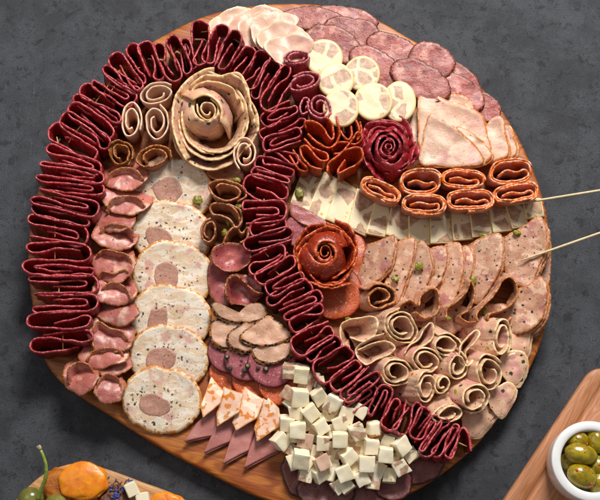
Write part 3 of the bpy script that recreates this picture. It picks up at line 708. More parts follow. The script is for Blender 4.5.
chk = [([(433,86),(444,96),(452,120),(440,150),(412,168),(397,158),(408,125),(422,98)], 9, 'thin piece lowest at left beside the red rose'),
 ([(505,125),(514,138),(518,150),(512,158),(498,160),(486,150)], 7, 'ragged end piece by the board rim'),
 ([(440,94),(464,98),(478,112),(482,128),(450,125),(430,105)], 12, 'ragged rear piece under the beef'),
 ([(420,95),(448,101),(480,115),(488,135),(488,156),(450,162),(422,158),(418,130)], 15, 'big square fold at the back'),
 ([(496,117),(504,131),(509,154),(490,162),(472,156),(470,142)], 14, 'rightmost tall fold'),
 ([(456,128),(470,132),(488,148),(492,158),(480,164),(462,156)], 18, 'narrow bent fold between the big ones'),
 ([(429,116),(440,120),(456,130),(474,144),(484,162),(468,167),(440,166),(420,163),(422,142)], 21, 'front triangle with browned tip')]
for o, z, w in chk:
    slab('chicken_slice', 'chicken', o, BZ+z*1.2, 1.5, 'folded roast chicken slice, '+w, 'chicken slice', 'folded roast chicken slices at right', wave=1.0, edge=.7, ply=2, curl=(60, 3))

# ================================================================== PAPRIKA HAM POCKET ROLLS
for (x, y, rx, ry, rot, t, w) in [(381,190,21,8,26,2.6,'leftmost, tilted beside the red rose'),(421,182,20,12,0,1.9,'upper of the left pair, wide open'),(424,204,22,9,0,2.2,'lower of the left pair, flattened'),
     (463,179,21,8.5,3,1.9,'upper of the middle pair'),(470,200,23,10,0,2.2,'lower of the middle pair'),(511,172,21,11,-8,1.9,'upper of the right pair'),(516,193,22,9,-8,2.1,'lower right, above the skewer')]:
    sheet('ham_roll', 'paprika', pocket(x, y, rx*1.04, ry*1.16, rot, t, 20+(x%5)*6), BZ+31, 29, 2.0, 'flat rolled ham with orange paprika edge, '+w, 'ham roll', 'rolled ham with orange paprika edges', axis=(math.cos(R(rot)), -math.sin(R(rot))), widen=-.35, zw=2.2, lean=(0, 2), crumple=1.1, tiltz=(0, .08))

# ================================================================== PALE ROLLS and BIG ROSE
sheet('chicken_roll', 'pale', spiral(131, 121, 11.5, 19, 8, 1.9, 60, .35), BZ+30, 28, 1.8, 'pale chicken roll left of the cream rose, tall oval spiral', 'chicken roll', 'pale chicken rolls by the big rose', zw=1, tiltz=(0, .1))
sheet('chicken_roll', 'pale', spiral(156, 122, 14, 18, 0, 1.9, 250, .3, -1), BZ+31, 29, 1.8, 'pale chicken roll touching the cream rose at its lower left', 'chicken roll', 'pale chicken rolls by the big rose', zw=1, tiltz=(0, .1))
sheet('chicken_roll', 'pale', spiral(157, 94, 19, 11.5, -22, 1.9, 20, .35), BZ+30, 28, 1.8, 'pale chicken roll topmost left of the cream rose, lying slanted', 'chicken roll', 'pale chicken rolls by the big rose', zw=1, tiltz=(0, .1))
sheet('chicken_roll', 'pale', spiral(245, 153, 12.5, 17, 12, 2.0, 100, .3, -1), BZ+32, 30, 1.8, 'pale chicken roll at the lower right of the cream rose', 'chicken roll', 'pale chicken rolls by the big rose', zw=1, tiltz=(0, .1))
rose = empty('meat_rose', 213, 117, BZ, 'large cream rose of herbed chicken slices in the upper left', 'meat rose')
# outer petals
sheet('petal', 'rosepetal', [(186,160),(176,140),(172,118),(176,96),(188,80),(204,70),(214,68)], BZ+38, 36, 2.2, parent=rose, prof=flare(.35), centre=(213,117), drop=4, zw=2, crumple=1.2)
sheet('petal', 'rosepetal', [(190,86),(204,76),(220,76),(232,74),(243,82),(249,97),(252,110),(256,124)], BZ+37, 35, 2.2, parent=rose, prof=flare(.22), centre=(213,117), drop=4, zw=3, crumple=1.2)
sheet('petal', 'rosepetal', [(208,71),(222,76),(238,73),(247,86),(250,100),(257,114),(258,130),(252,142),(246,150)], BZ+34, 32, 2.2, parent=rose, prof=flare(.3), centre=(213,117), drop=3, zw=3, crumple=1.2)
sheet('petal', 'rosepetal', [(172,128),(177,150),(190,163),(206,170),(222,168),(236,160),(244,148)], BZ+26, 24, 2.2, parent=rose, prof=flare(.3), centre=(213,117), drop=2, zw=2, crumple=1.0)
sheet('petal', 'rosepetal', [(178,116),(182,138),(194,154),(212,160),(230,154),(241,140),(246,122)], BZ+30, 28, 2.2, parent=rose, prof=flare(.3), centre=(213,117), drop=2, zw=2, crumple=1.0)
for (r_, a0, ext, zz, fl) in [(34, -50, 170, 32, .42), (33, 90, 170, 31, .42), (33, 200, 150, 34, .42)]:
    pts = [(214+r_*(1.03-.1*q/7)*math.cos(R(a0+ext*q/7)), 118+r_*1.08*(1.03-.1*q/7)*math.sin(R(a0+ext*q/7))) for q in range(8)]
    sheet('petal', 'rosepetal', pts, BZ+zz, zz-1, 2.0, parent=rose, prof=flare(fl), centre=(213, 118), drop=5, zw=2.5, crumple=1.2)
BB1 = [(1, 0), (1.15, .02), (1.42, .08), (1.75, .2), (1.95, .4), (2.0, .7), (1.95, 1)]
sheet('petal', 'rosepetal', [(238,100),(233,89),(220,83),(205,82),(194,88),(189,98)], BZ+41, 38, 2.0, parent=rose, prof=[(1,0),(.98,.05),(.97,.3),(.95,1)], centre=(213,117), zw=2, drop=5, crumple=1)
sheet('petal', 'rosepetal', [(207+14*math.cos(R(a))*f, 109+14*math.sin(R(a))*f) for a, f in [(-70,.75),(-20,.8),(30,.85),(80,.88),(130,.9),(180,.95),(225,1.1)]], BZ+42, 40, 2.2, parent=rose, prof=BB1, centre=(211,114), zw=2, dropend=5, crumple=.9)
sheet('petal', 'rosepetal', [(207+15*math.cos(R(a))*f, 109+15*math.sin(R(a))*f) for a, f in [(210,1.15),(250,.95),(290,.85),(330,.85),(10,1.0),(45,1.25)]], BZ+45, 43, 2.2, parent=rose, prof=[(1,0),(1.12,.02),(1.32,.08),(1.58,.22),(1.78,.45),(1.8,1)], centre=(211,114), zw=2, drop=5, crumple=1.1)
sheet('petal', 'rosepetal', spiral(207, 110, 10.8, 10.8, 0, 1.5, 30, .35), BZ+41, 28, 1.8, parent=rose, prof=STRAIGHT, zw=2, crumple=.5)

# ================================================================== RED ROSE and PEPPERONI ROSE
DOME = [(1, 0), (1.08, .02), (1.2, .1), (1.32, .3), (1.38, .6), (1.36, 1)]
def make_rose(mat, cx, cy, rx, ry, label, name, rings, z, seed, th=1.8, bud=None):
    e = empty(name, cx, cy, BZ, label, 'meat rose')
    r_ = random.Random(seed)
    for k, (fr, num, ext, fl, zz) in enumerate(rings):
        ph = r_.uniform(0, 360)
        for i in range(num):
            a0 = ph+360*i/num+r_.uniform(-10, 10)
            pts = []
            for q in range(8):
                a = R(a0+ext*q/7); f = fr*(1.12-.27*q/7+.05*math.sin(q*1.3+i*2+k)+r_.uniform(-.02, .02))
                pts.append((cx+rx*f*math.cos(a), cy+ry*f*math.sin(a)))
            sheet('petal', mat, pts, z+zz, z+zz-BZ-1, th, parent=e, prof=fl, centre=(cx, cy), drop=6, zw=3.2, crumple=1.9, seed=seed*10+k*3+i)
    return e
make_rose('redrose', 388, 147, 30, 32, 'deep red rose of thin cured meat petals above the paprika ham rolls', 'meat_rose',
  [(.93, 4, 105, flare(.5), 0), (.84, 3, 120, flare(.5), 3), (.72, 3, 125, flare(.2), 6), (.54, 3, 135, DOME, 9), (.38, 2, 190, DOME, 11), (.24, 2, 240, DOME, 10), (.12, 2, 250, flare(.1), 8)], BZ+24, 31, 1.7)
pr = make_rose('peprose', 327, 255, 31, 32.5, 'orange red pepperoni rose right of the inner salami row', 'meat_rose',
  [(1.0, 3, 165, flare(.35), 0), (.88, 3, 170, flare(.35), 1)], BZ+30, 77, 2.0)
PB = [(1, 0), (1.2, .015), (1.6, .07), (2.05, .2), (2.4, .45), (2.5, 1)]
for (f0, f1, ext, ph, zz) in [(.27, .30, 330, 30, 11), (.27, .42, 200, 150, 13), (.28, .45, 170, 290, 13), (.33, .5, 150, 40, 12)]:
    pts = [(325+30*(f0+(f1-f0)*q/8)*math.cos(R(ph+ext*q/8)), 252+31*(f0+(f1-f0)*q/8)*math.sin(R(ph+ext*q/8))) for q in range(9)]
    k_ = .27/((f0+f1)/2)
    sheet('petal', 'peprose', pts, BZ+28+zz, 26+zz, 2.0, parent=pr, prof=[(1+(a_-1)*k_, b_) for a_, b_ in PB], centre=(326, 254), drop=3, zw=1.8, crumple=.8, dropend=3)
sheet('petal', 'peprose', spiral(325, 252, 7.8, 8.2, 0, 1.5, 0, .4), BZ+36, 24, 1.6, parent=pr, zw=1.5)
slab('pepperoni_slice', 'flatpep', ell(348, 262, 21, 30, 8, 12, .03), BZ+6, 2.5, 'flat pepperoni slice under the right side of the pepperoni rose', 'pepperoni slice', slope=(-.05, 0))
slab('pepperoni_slice', 'flatpep', ell(337, 294, 25, 27, 40, 12, .03), BZ+9, 2.5, 'large flat pepperoni slice below the pepperoni rose, white speckled', 'pepperoni slice', slope=(.02, .05))
slab('salami_slice', 'flatsalami', ell(301, 232, 19, 17, 20, 12, .03), BZ+9, 2.2, 'flat dark red slice at the upper left of the pepperoni rose', 'salami slice', slope=(0, .1))
slab('ham_slice', 'cherryham', [(289,203),(300,206),(318,216),(330,226),(312,228),(292,218)], BZ+11, 2, 'small ham corner peeking out below the leftmost cheese strip', 'ham slice')

# pink red rolls
sheet('cured_meat_roll', 'pinkroll', spiral(320, 106, 13, 13, 0, 2.0, 200, .3), BZ+34, 32, 2.2, 'pink red cured meat roll below the round cheese, shiny spiral', 'meat roll', 'pink red cured meat rolls', zw=1.5, lean=(2, -3), tiltz=(0, .1))
sheet('cured_meat_roll', 'pinkroll', spiral(297, 58, 13.5, 7.5, -4, 1.9, 0, .45), BZ+33, 31, 2.2, 'pink red cured meat roll nearest the turkey, flattened', 'meat roll', 'pink red cured meat rolls', zw=1.5, lean=(3, -8), tiltz=(0, .1))
sheet('cured_meat_roll', 'pinkroll', spiral(303, 82, 17, 10, -20, 1.8, 170, .4, -1), BZ+33, 31, 2.2, 'pink red cured meat roll in the middle of the three, wide and loose', 'meat roll', 'pink red cured meat rolls', zw=1.5, lean=(3, -5), tiltz=(0, .1))
sheet('cured_meat_roll', 'pinkroll', [(308,112),(302,114),(300,106),(304,98),(309,100),(306,108)], BZ+31, 29, 2.0, 'tiny pink red meat fold squeezed left of the shiny spiral roll', 'meat roll', 'pink red cured meat rolls', zw=1)

# pepperoni bunch
for (pts, z, w, fl) in [
 ([(306,128),(305,122),(314,121),(322,127),(331,139),(334,134),(332,124),(327,117),(334,114),(338,124),(338,140),(330,148),(318,143),(308,134)], 31, 'upper left, open cup below the pink roll', .3),
 ([(304,139),(311,146),(318,150),(327,154),(328,160),(320,160),(312,152),(306,146),(300,148),(302,156),(310,166),(322,170)], 30, 'lower left, tightly pleated', .25),
 ([(327,172),(328,164),(336,157),(348,149),(360,148),(363,156),(358,164),(346,170),(338,174),(339,168),(345,160)], 32, 'lower right, big round loop', .3),
 ([(341,113),(338,122),(342,133),(348,140),(352,134),(349,122),(345,116),(354,118),(359,128),(357,140),(362,132),(360,122)], 29, 'upper right, standing pleats near the cheese', .2),
 ([(331,150),(336,144),(346,142),(356,144),(362,138),(358,132),(350,144),(342,152),(334,154)], 28, 'centre, low pleat between the others', .2),
 ([(293,150),(298,158),(303,164),(308,170),(300,170),(294,162),(289,156)], 27, 'smallest, at the far left beside the salami row', .2)]:
    sheet('pepperoni_fold', 'pepperoni', pts, BZ+z, z-2, 2.2, 'folded orange red pepperoni in the bunch, '+w, 'pepperoni slice', 'bunch of folded pepperoni slices', prof=flare(fl), zw=2.5, crumple=1.0, lean=(0, -2), tiltz=(0, .08))

# ================================================================== MORTADELLA
flaps = [([(548,236),(551,255),(549,285),(540,292),(534,262),(538,240)], 4, 1, 'thin edge slice upper right on the rim'),
 ([(549,290),(548,312),(541,332),(528,338),(526,310),(538,290)], 4, 1, 'thin edge slice lower right on the rim'),
 ([(366,246),(385,239),(394,237),(394,254),(389,270),(376,282),(362,291),(356,280),(362,262)], 13, 2, 'leftmost, touching the flat pepperoni'),
 ([(392,246),(413,240),(412,262),(406,282),(398,302),(384,304),(386,272)], 13, 2, 'second from left, with a ragged right edge'),
 ([(410,256),(420,241),(429,251),(432,270),(426,287),(413,303),(403,300),(408,272)], 13, 2, 'third from left, with a split green pistachio'),
 ([(427,252),(443,247),(447,262),(440,283),(424,300),(414,296),(424,272)], 13, 2, 'fourth from left'),
 ([(442,248),(456,243),(463,256),(462,278),(456,297),(445,312),(434,306),(438,280)], 14, 2, 'fifth from left, pepper dotted, below the cheese strips'),
 ([(460,249),(470,248),(473,265),(467,287),(457,305),(447,302),(455,275)], 13, 2, 'narrow, left of the biggest one'),
 ([(466,247),(496,235),(502,245),(501,268),(491,287),(477,304),(467,288)], 15, 2, 'biggest quarter shape with one pistachio'),
 ([(500,240),(520,228),(537,218),(544,228),(546,248),(538,268),(530,288),(514,282),(503,262)], 17, 3, 'pierced by the lower skewer'),
 ([(512,292),(528,285),(541,278),(546,298),(540,322),(522,333),(508,330),(506,310)], 16, 3, 'lower right below the skewer')]
for o, z, ply, w in flaps:
    slab('mortadella_slice', 'morta', o, BZ+z, 1.9, 'folded peppered mortadella slice, '+w, 'mortadella slice', 'folded peppered mortadella slices', slope=(.32, .03) if ply > 1 else (0, 0), ply=ply, plyoff=(2.2, -1.4, -2.6), wave=1.3, edge=.9)
for (x, y, rx, ry, w) in [(404,308,22,12,'behind the leftmost spiral curl'),(446,314,24,12,'under the wavy curl'),(488,318,26,13,'under the big S shaped curl')]:
    slab('mortadella_slice', 'morta', ell(x, y+4, rx+3, ry+5, -4, 12, .1), BZ+9, 2, 'low flat mortadella slice mostly hidden '+w, 'mortadella slice', 'low mortadella slices', wave=3, edge=1.2)
for (x, y, rx, ry, w) in [(374,338,28,20,'beneath the open cone and teardrop loop'),(420,362,26,18,'beneath the middle rolls'),(466,356,26,18,'beneath the upright loop and double ring'),(455,396,26,18,'beneath the lowest rolls')]:
    slab('chicken_slice', 'herb', ell(x, y, rx, ry, 20, 12, .1), BZ+7, 2, 'low herb chicken slice mostly hidden '+w, 'chicken slice', 'low herb chicken slices', wave=4, edge=1.2)
for (pts, w, ln) in [
 (spiral(380, 297, 16.5, 14, 10, 1.7, 95, .35, -1), 'leftmost spiral roll beside the flat pepperoni', (-6, 6)),
 ([(419,306),(421,296),(430,289),(438,292),(439,304),(434,315),(424,318),(416,312)], 'loop roll below the third and fourth folds', (-6, 6)),
 ([(446,318),(447,308),(456,302),(466,292),(470,281),(474,288),(474,300),(468,310),(460,316),(468,322),(476,322)], 'wavy roll left of the big S shaped one', (-4, 5)),
 ([(478,322),(477,314),(486,303),(496,292),(503,281),(510,277),(516,284),(516,298),(508,307),(496,312),(488,316),(490,324),(500,327),(512,318)], 'big S shaped roll in the lower middle right', (-3, 4)),
 ([(406,318),(398,312),(402,304),(410,300),(416,306)], 'small low curl between the rolls', (-2, 4))]:
    sheet('mortadella_roll', 'morta', pts, BZ+27, 24, 2.1, 'curled peppered mortadella, '+w, 'mortadella roll', 'curled peppered mortadella slices', prof=SKIRT, lean=ln, zw=2, crumple=1.0, tiltz=(0, .1))

# ================================================================== HERB CHICKEN ROLLS (lower right)
rolls = [(402,327,17,15,20,2.6,30,1,(-10,0),'tight spiral nearest the mortadella curl'),(397,372,14.5,14,0,2.2,100,1,(-8,5),'spiral with dark green leaf beside the salami row'),
 (447,346,13,12,0,1.8,160,-1,(-8,8),'below the mortadella, second row'),(427,361,14.5,12,0,1.9,30,1,(-7,4),'with an orange and green fleck on its upper edge'),
 (458,366,10,13,15,1.8,200,-1,(-9,6),'in the centre of the cluster'),(502,339,9,17.5,8,2.0,40,1,(-16,4),'tall open ring with an orange carrot piece'),
 (490,373,13,17.5,6,2.0,320,1,(-11,3),'large double ring near the right rim'),(475,398,14,13,0,1.9,140,1,(-10,8),'large open roll in the lowest row'),
 (449,414,15,9,-6,1.8,0,1,(-4,10),'flattened at the bottom beside the salami tail'),(427,387,9.5,15,15,1.9,300,1,(-13,3),'upright narrow roll above the salami tail'),
 (443,384,8,9,0,1.5,60,1,(-3,3),'small curl hidden between the larger rolls')]
for (x, y, rx, ry, rot, t, ph, d, ln, w) in rolls:
    ln = (ln[0]*1.5-3, ln[1]*1.3+4)
    sheet('chicken_roll', 'herb', spiral(x, y, rx*1.12, ry*1.12, rot, t, ph, .38, d), BZ+30, 28, 1.5, 'rolled herb chicken slice, '+w, 'chicken roll', 'rolled herb chicken slices at lower right', prof=SKIRT, lean=ln, zw=2.0, crumple=1.0, tiltz=(-.22, .3), dropend=3)
for (pts, ln, w) in [
 ([(350,338),(362,341),(374,336),(378,324),(374,317),(362,318),(348,320),(340,328),(343,345),(350,348)], (-6, 4), 'open cone with a yellow green fleck next to the salami'),
 ([(358,350),(372,344),(386,341),(395,347),(390,354),(376,360),(366,365),(358,358),(356,348),(370,338),(384,334)], (-2, 4), 'flat teardrop loop left of the tight spiral'),
 ([(404,354),(408,347),(418,340),(424,330),(430,323),(434,326),(433,336),(426,345),(414,350),(406,356),(410,362)], (-6, 4), 'long slanted loop right of the tight spiral'),
 ([(466,364),(466,352),(474,343),(480,334),(476,330),(468,336),(460,348),(460,362),(468,366),(474,360)], (-6, 3), 'long upright loop left of the tall open ring')]:
    sheet('chicken_roll', 'herb', pts, BZ+29, 27, 1.5, 'rolled herb chicken slice, '+w, 'chicken roll', 'rolled herb chicken slices at lower right', prof=flare(.6), lean=ln, zw=2, crumple=1.0, tiltz=(.05, .15))
for (o, z, w) in [([(505,332),(528,330),(530,345),(524,358),(508,358),(500,345)], 10, 'pinkish flap right of the tall ring'),([(506,352),(524,352),(527,368),(518,384),(506,380),(498,366)], 12, 'pinkish flap right of the double ring'),
 ([(498,386),(508,382),(516,388),(510,404),(500,416),(490,408),(488,394)], 10, 'square pinkish flap on the lower right rim'),([(462,416),(478,408),(494,405),(496,414),(484,430),(476,437),(464,432)], 9, 'flap with a dark green leaf at the bottom rim'),
 ([(405,398),(414,384),(424,382),(428,398),(420,408),(408,404)], 12, 'pinkish side flap left of the upright narrow roll'),([(436,398),(452,392),(462,402),(462,414),(446,416),(434,408)], 16, 'top flap with green herbs above the salami tail')]:
    slab('chicken_slice', 'herb', o, BZ+z, 2.0, 'folded herb chicken slice, '+w, 'chicken slice', 'folded herb chicken slices at the rim', wave=1.5, slope=(-.15, .1), ply=2, plyoff=(2.5, -2, -2.5), edge=.7, curl=(300, -3))

# ================================================================== ROULADE
for i, (x, y, rx, ry) in enumerate([(173,191,41,33),(172,235,41,33),(173,276,41.5,34),(170.5,318,42,33),(169,358,41,32.5),(162,400,41,33)]):
    o = [(x+rx*math.cos(a)*(1-.035*math.cos(2*a+1)), y-ry*math.sin(a)*(1+(-.07 if 1.35 < a < 1.85 else 0))) for a in [2*math.pi*k/20 for k in range(20)]]
    c, s_ = math.cos(R(9)), math.sin(R(9))
    o = [(x+(a-x)*c-(b-y)*s_, y+(a-x)*s_+(b-y)*c) for a, b in o]
    rsl = slab('roulade_slice', 'roulade', o, BZ+7.5, 5.5, ['topmost stuffed chicken roulade slice, mostly hidden under the cream rose', 'second stuffed chicken roulade slice from the top of the column', 'third stuffed chicken roulade slice from the top of the column',
        'fourth stuffed chicken roulade slice down, third from the bottom', 'stuffed chicken roulade slice second from the bottom of the column', 'bottom stuffed chicken roulade slice, fully visible with pink round centre'][i],
        'roulade slice', 'column of overlapping stuffed chicken roulade slices', slope=(0, .17), wave=.8, edge=.75, rings=12, seed=900+i)
    fx, fy = x-8+[4,-3,3,-5,1,0][i], y+3+[-2,3,-1,2,0,3][i]
    slab('filling', 'filling', ell(fx, fy, 17+[0,1,-1,0,1,1][i], 13+[1,-1,.5,-2,1,0][i], 37*i, 9, .13), BZ+7.5-(fy-y)*.17*1.03+.15, 6.1, parent=rsl, slope=(0, .17), wave=.8, edge=.8, rings=6, seed=900+i)

# ================================================================== LEFT SPICED HAM COLUMN
sheet('ham_roll', 'spicebrown', spiral(120, 153, 13, 15, 0, 1.9, 90, .4), BZ+26, 24, 2.2, 'brown crusted ham roll below the tall oval pale roll', 'ham roll', prof=flare(.1), zw=2.5, crumple=1.2)
sheet('ham_roll', 'spicebrown', spiral(153, 157, 18, 12.5, -8, 1.6, 160, .5), BZ+27, 25, 2.2, 'open tan ham roll with orange crust between pale roll and roulade', 'ham roll', prof=flare(.25), zw=2, crumple=1)
cups = [(124,176,21,9,0,14,(5,2,2,0),'flattened, first below the brown crusted roll'),(126,198,22,15,0,12,(8,2,3,40),'large hood beside the topmost roulade slice'),
 (114,219,19,13,15,13,(7,3,2,0),'tent shaped, beside the second roulade slice'),(117,236,20,12,0,14,(6,2,2,80),'layered, at the height of the pistachio'),(114,263,20,17,20,11,(9,2,3,30),'deep pale bowl beside the third roulade slice'),
 (115,289,19,14,10,12,(8,2,3,60),'bowl beside the fourth roulade slice, upper'),(118,311,19,13,25,12,(7,3,3,10),'reddish curl beside the fourth roulade slice, lower'),(111,333,21,18,25,13,(8,2,4,60),'big cup right of the lowest salami fold'),
 (103,354,22,9,-8,16,(3,2,2,0),'long strip under the big cup'),(111,362,17,13,0,9,(2,2,1,0),'rounded flat piece beside the fifth roulade slice'),(82,375,17,17,25,10,(4,2,4,50),'lower left corner piece on the rim'),(109,386,14,15,10,11,(4,2,3,120),'lowest folded piece beside the bottom roulade slice')]
for k, (x, y, rx, ry, rot, z, cup, w) in enumerate(cups):
    slab('ham_slice', 'spice', ell(x, y, rx*1.18, max(ry, 13)*1.25, rot*.5, 10, .08), BZ+16+(k%3)*1.5, 1.9, 'pink ham slice with spice crust, '+w, 'ham slice', 'ruffled spice crusted ham column at left', cup=(-2, 2, cup[2]*1.1, 90+(k*67)%80), wave=2.0, edge=1.2, slope=((-1)**k*.15, -.42))

# inner folds of some left ham cups (each its own folded slice)
for (pts, w) in [([(106,212),(112,200),(124,196),(138,198),(146,208)], 'arched over the large hood'),([(99,234),(106,226),(118,224),(130,228),(134,238)], 'arched above the layered piece'),
   ([(96,256),(104,250),(118,252),(128,256),(133,268),(130,278)], 'arched over the deep pale bowl'),([(98,300),(103,288),(114,282),(126,288),(132,300)], 'arched over the fourth slice bowl'),
   ([(106,186),(110,174),(122,168),(136,170),(144,180)], 'arched just below the brown crusted roll'),([(96,278),(102,272),(114,274),(126,270),(132,280)], 'low arch beneath the deep pale bowl'),
   ([(86,362),(92,352),(106,348),(120,350),(124,360)], 'arched over the long strip'),([(68,384),(68,370),(78,362),(90,366),(95,380)], 'arched over the lower left corner piece'),([(97,396),(98,382),(108,374),(119,380),(121,394)], 'arched over the lowest folded piece'),
   ([(94,350),(92,332),(98,322),(110,328),(122,332),(131,344)], 'arched over the big cup')]:
    sheet('ham_fold', 'spice', pts, BZ+25, 20, 2.0, 'standing pink ham fold with brown crust, '+w, 'ham slice', 'standing folds in the left ham column', prof=flare(.35), centre=(pts[0][0]+15, pts[0][1]+8), zw=2, crumple=1, drop=4)

# ================================================================== BROWN ROLLS (centre column)
slab('turkey_slice', 'brownroll', [(208,166),(224,160),(240,168),(244,180),(228,184),(210,178)], BZ+12, 2, 'small brown turkey piece tucked under the cream rose', 'turkey slice', cup=(4, 2, 2, 0), wave=2)
sheet('turkey_roll', 'brownroll', spiral(226, 191, 21, 12, 4, 1.6, 200, .5), BZ+28, 26, 2.1, 'brown turkey roll, wide oval just below the cream rose', 'turkey roll', 'brown turkey rolls in the centre column', prof=flare(.15), zw=2, crumple=.8, tiltz=(0, .1))
sheet('turkey_roll', 'brownroll', [(240,226),(238,214),(230,206),(218,203),(211,206),(213,214),(222,216),(230,220),(236,228),(242,220),(240,210),(228,204)], BZ+26, 24, 2.1, 'brown turkey roll, second below the cream rose', 'turkey roll', 'brown turkey rolls in the centre column', prof=flare(.15), zw=2, crumple=.8)
sheet('turkey_roll', 'brownroll', spiral(209, 231, 7.5, 14, 8, 1.5, 90, .5), BZ+25, 23, 2.1, 'brown turkey roll, narrow upright loop beside the roulade', 'turkey roll', 'brown turkey rolls in the centre column', prof=flare(.15), zw=2, crumple=.8)
sheet('turkey_roll', 'brownroll', [(223,244),(228,232),(236,227),(242,233),(248,227),(247,238),(240,243)], BZ+25, 23, 2.1, 'brown turkey roll, pointed fold above the smoked ham', 'turkey roll', 'brown turkey rolls in the centre column', prof=flare(.25), zw=2, crumple=.8)

# ================================================================== SMOKED + PEPPER HAM (centre)
slab('ham_slice', 'cherryham', ell(222, 281, 15, 26, -6, 12, .05), BZ+9, 2.2, 'smooth cherry pink ham slice beside the fourth roulade slice', 'ham slice', slope=(0, .05), wave=2)
slab('ham_slice', 'cherryham', ell(232, 259, 20, 15, 0, 12, .05), BZ+14, 2.2, 'cupped cherry pink ham slice below the brown turkey rolls', 'ham slice', cup=(8, 2, 3, 90), wave=2)
slab('ham_slice', 'cherryham', ell(243, 292, 19, 17, 0, 12, .06), BZ+13, 2.2, 'ruffled cherry pink ham slice beside the inner salami row', 'ham slice', cup=(5, 3, 4, 20), wave=3)
sheet('ham_fold', 'cherryham', [(232,305),(226,294),(227,282),(233,276),(240,278),(248,286),(256,292),(264,294)], BZ+27, 20, 2.2, 'standing cherry pink ham fold rising from the ruffled slice', 'ham slice', prof=flare(.3), centre=(243,294), zw=2.5, crumple=1, drop=5)
for (o, z, sl, w) in [([(212,322),(224,318),(240,322),(252,336),(248,352),(232,350),(216,346),(209,334)], 14, (0, .06), 'second row left, above the peppercorns'),
   ([(250,345),(262,342),(284,336),(294,342),(290,356),(272,364),(256,360)], 19, (0, .04), 'lowest, resting on the flat salami'),
   ([(226,340),(236,328),(250,322),(262,332),(256,348),(240,352)], 18, (0, .06), 'middle of the stack'),
   ([(240,338),(250,326),(268,316),(284,326),(292,336),(276,345),(256,346)], 22, (0, .06), 'largest, right, touching the salami row'),
   ([(211,306),(220,304),(236,312),(250,304),(262,304),(268,316),(254,322),(236,323),(220,318)], 20, (0, .08), 'topmost, right below the ruffled cherry ham')]:
    slab('ham_slice', 'pepperham', o, BZ+z, 3.0, 'pale ham slice with black pepper crust, '+w, 'ham slice', 'pepper crusted pale ham slices', slope=sl, wave=1.6, edge=.9, ply=2, plyoff=(0, -2.2, -3))

# ================================================================== FLAT SALAMI / PEPPERONI / PINK HAM (lower centre)
for (x, y, r, z, w) in [(292,362,17,3,'half hidden behind the top cheese cubes'),(230,352,23,9,'leftmost with two peppercorns'),(247,360,23,12,'in the middle with cracked peppercorns'),(272,364,25,15,'rightmost and largest with one cracked peppercorn')]:
    slab('salami_slice', 'flatsalami', ell(x, y, r, r*.93, 0, 16, .015), BZ+z, 2.0, 'flat round dusky red salami slice, '+w, 'salami slice', 'flat salami slices below the pepper ham', slope=(-.04, .05), wave=.6, edge=.3)
for (x, y, r, z, w) in [(231,373,22,4,'leftmost of the row'),(253,379,22,6.5,'middle of the row'),(281,384,23,9,'rightmost, beside the cheese cubes')]:
    slab('pepperoni_slice', 'flatpep', ell(x, y, r, r*.95, 0, 16, .02), BZ+z, 2.0, 'flat orange speckled pepperoni slice, '+w, 'pepperoni slice', 'flat pepperoni slices under the salami', slope=(-.05, .05), wave=.6, edge=.5)
def straight(pts, k=4):
    return [(pts[i][0]*(1-t/k)+pts[(i+1) % len(pts)][0]*t/k, pts[i][1]*(1-t/k)+pts[(i+1) % len(pts)][1]*t/k) for i in range(len(pts)) for t in range(k)]
pink = [(straight([(216,404),(222,416),(214,435),(184,442),(196,424)]),'leftmost, pointing at the bottom roulade slice'),(straight([(222,412),(239,416),(231,441),(204,453),(212,434)]),'second from left'),
 (straight([(238,420),(257,424),(249,450),(223,464),(229,444)]),'third from left'),(straight([(256,434),(271,432),(279,450),(244,468),(249,450)]),'rightmost, beside the cheese cubes')]
for i, (o, w) in enumerate(pink):
    slab('ham_slice', 'pinkham', o, BZ+5, 2.0, 'plain pink cooked ham cone, '+w, 'ham slice', 'pink ham cones at the bottom', slope=(-.12, .05), wave=.5, edge=.2, ply=2, plyoff=(1.5, -1, -2))
marb = [(straight([(211,376),(224,392),(221,404),(203,418),(200,406)]),'leftmost, beside the bottom roulade slice'),(straight([(223,386),(243,394),(240,413),(217,427),(216,414)]),'second from left'),
 (straight([(244,386),(264,400),(258,418),(236,431),(232,422)]),'third from left'),(straight([(264,392),(279,408),(282,426),(257,442),(254,428)]),'rightmost, touching the cheese cubes')]
for i, (o, w) in enumerate(marb):
    slab('ham_slice', 'marble', o, BZ+12, 1.8, 'orange and cream marbled ham cone, '+w, 'ham slice', 'orange marbled ham cones at the bottom', slope=(.25, -.15), wave=.5, edge=.3)

# dark beef at the bottom
for (x, y, rx, ry, rot, z, w) in [(302,474,20,26,-20,3,'leftmost under the cheese cubes'),(326,489,30,21,0,5.5,'bottom centre, cut by the photo edge'),(366,490,23,20,0,3,'third from the left'),(393,481,20,21,-30,5.5,'fourth from the left, rounded tip'),(420,464,27,19,-20,3.5,'rightmost, below the salami tail')]:
    slab('roast_beef_slice', 'darkbeef', ell(x, y, rx, ry, rot, 12, .05), BZ+z, 2.4, 'dark dusky roast beef slice, '+w, 'beef slice', 'dark roast beef slices along the bottom', wave=1.2, edge=1.0)

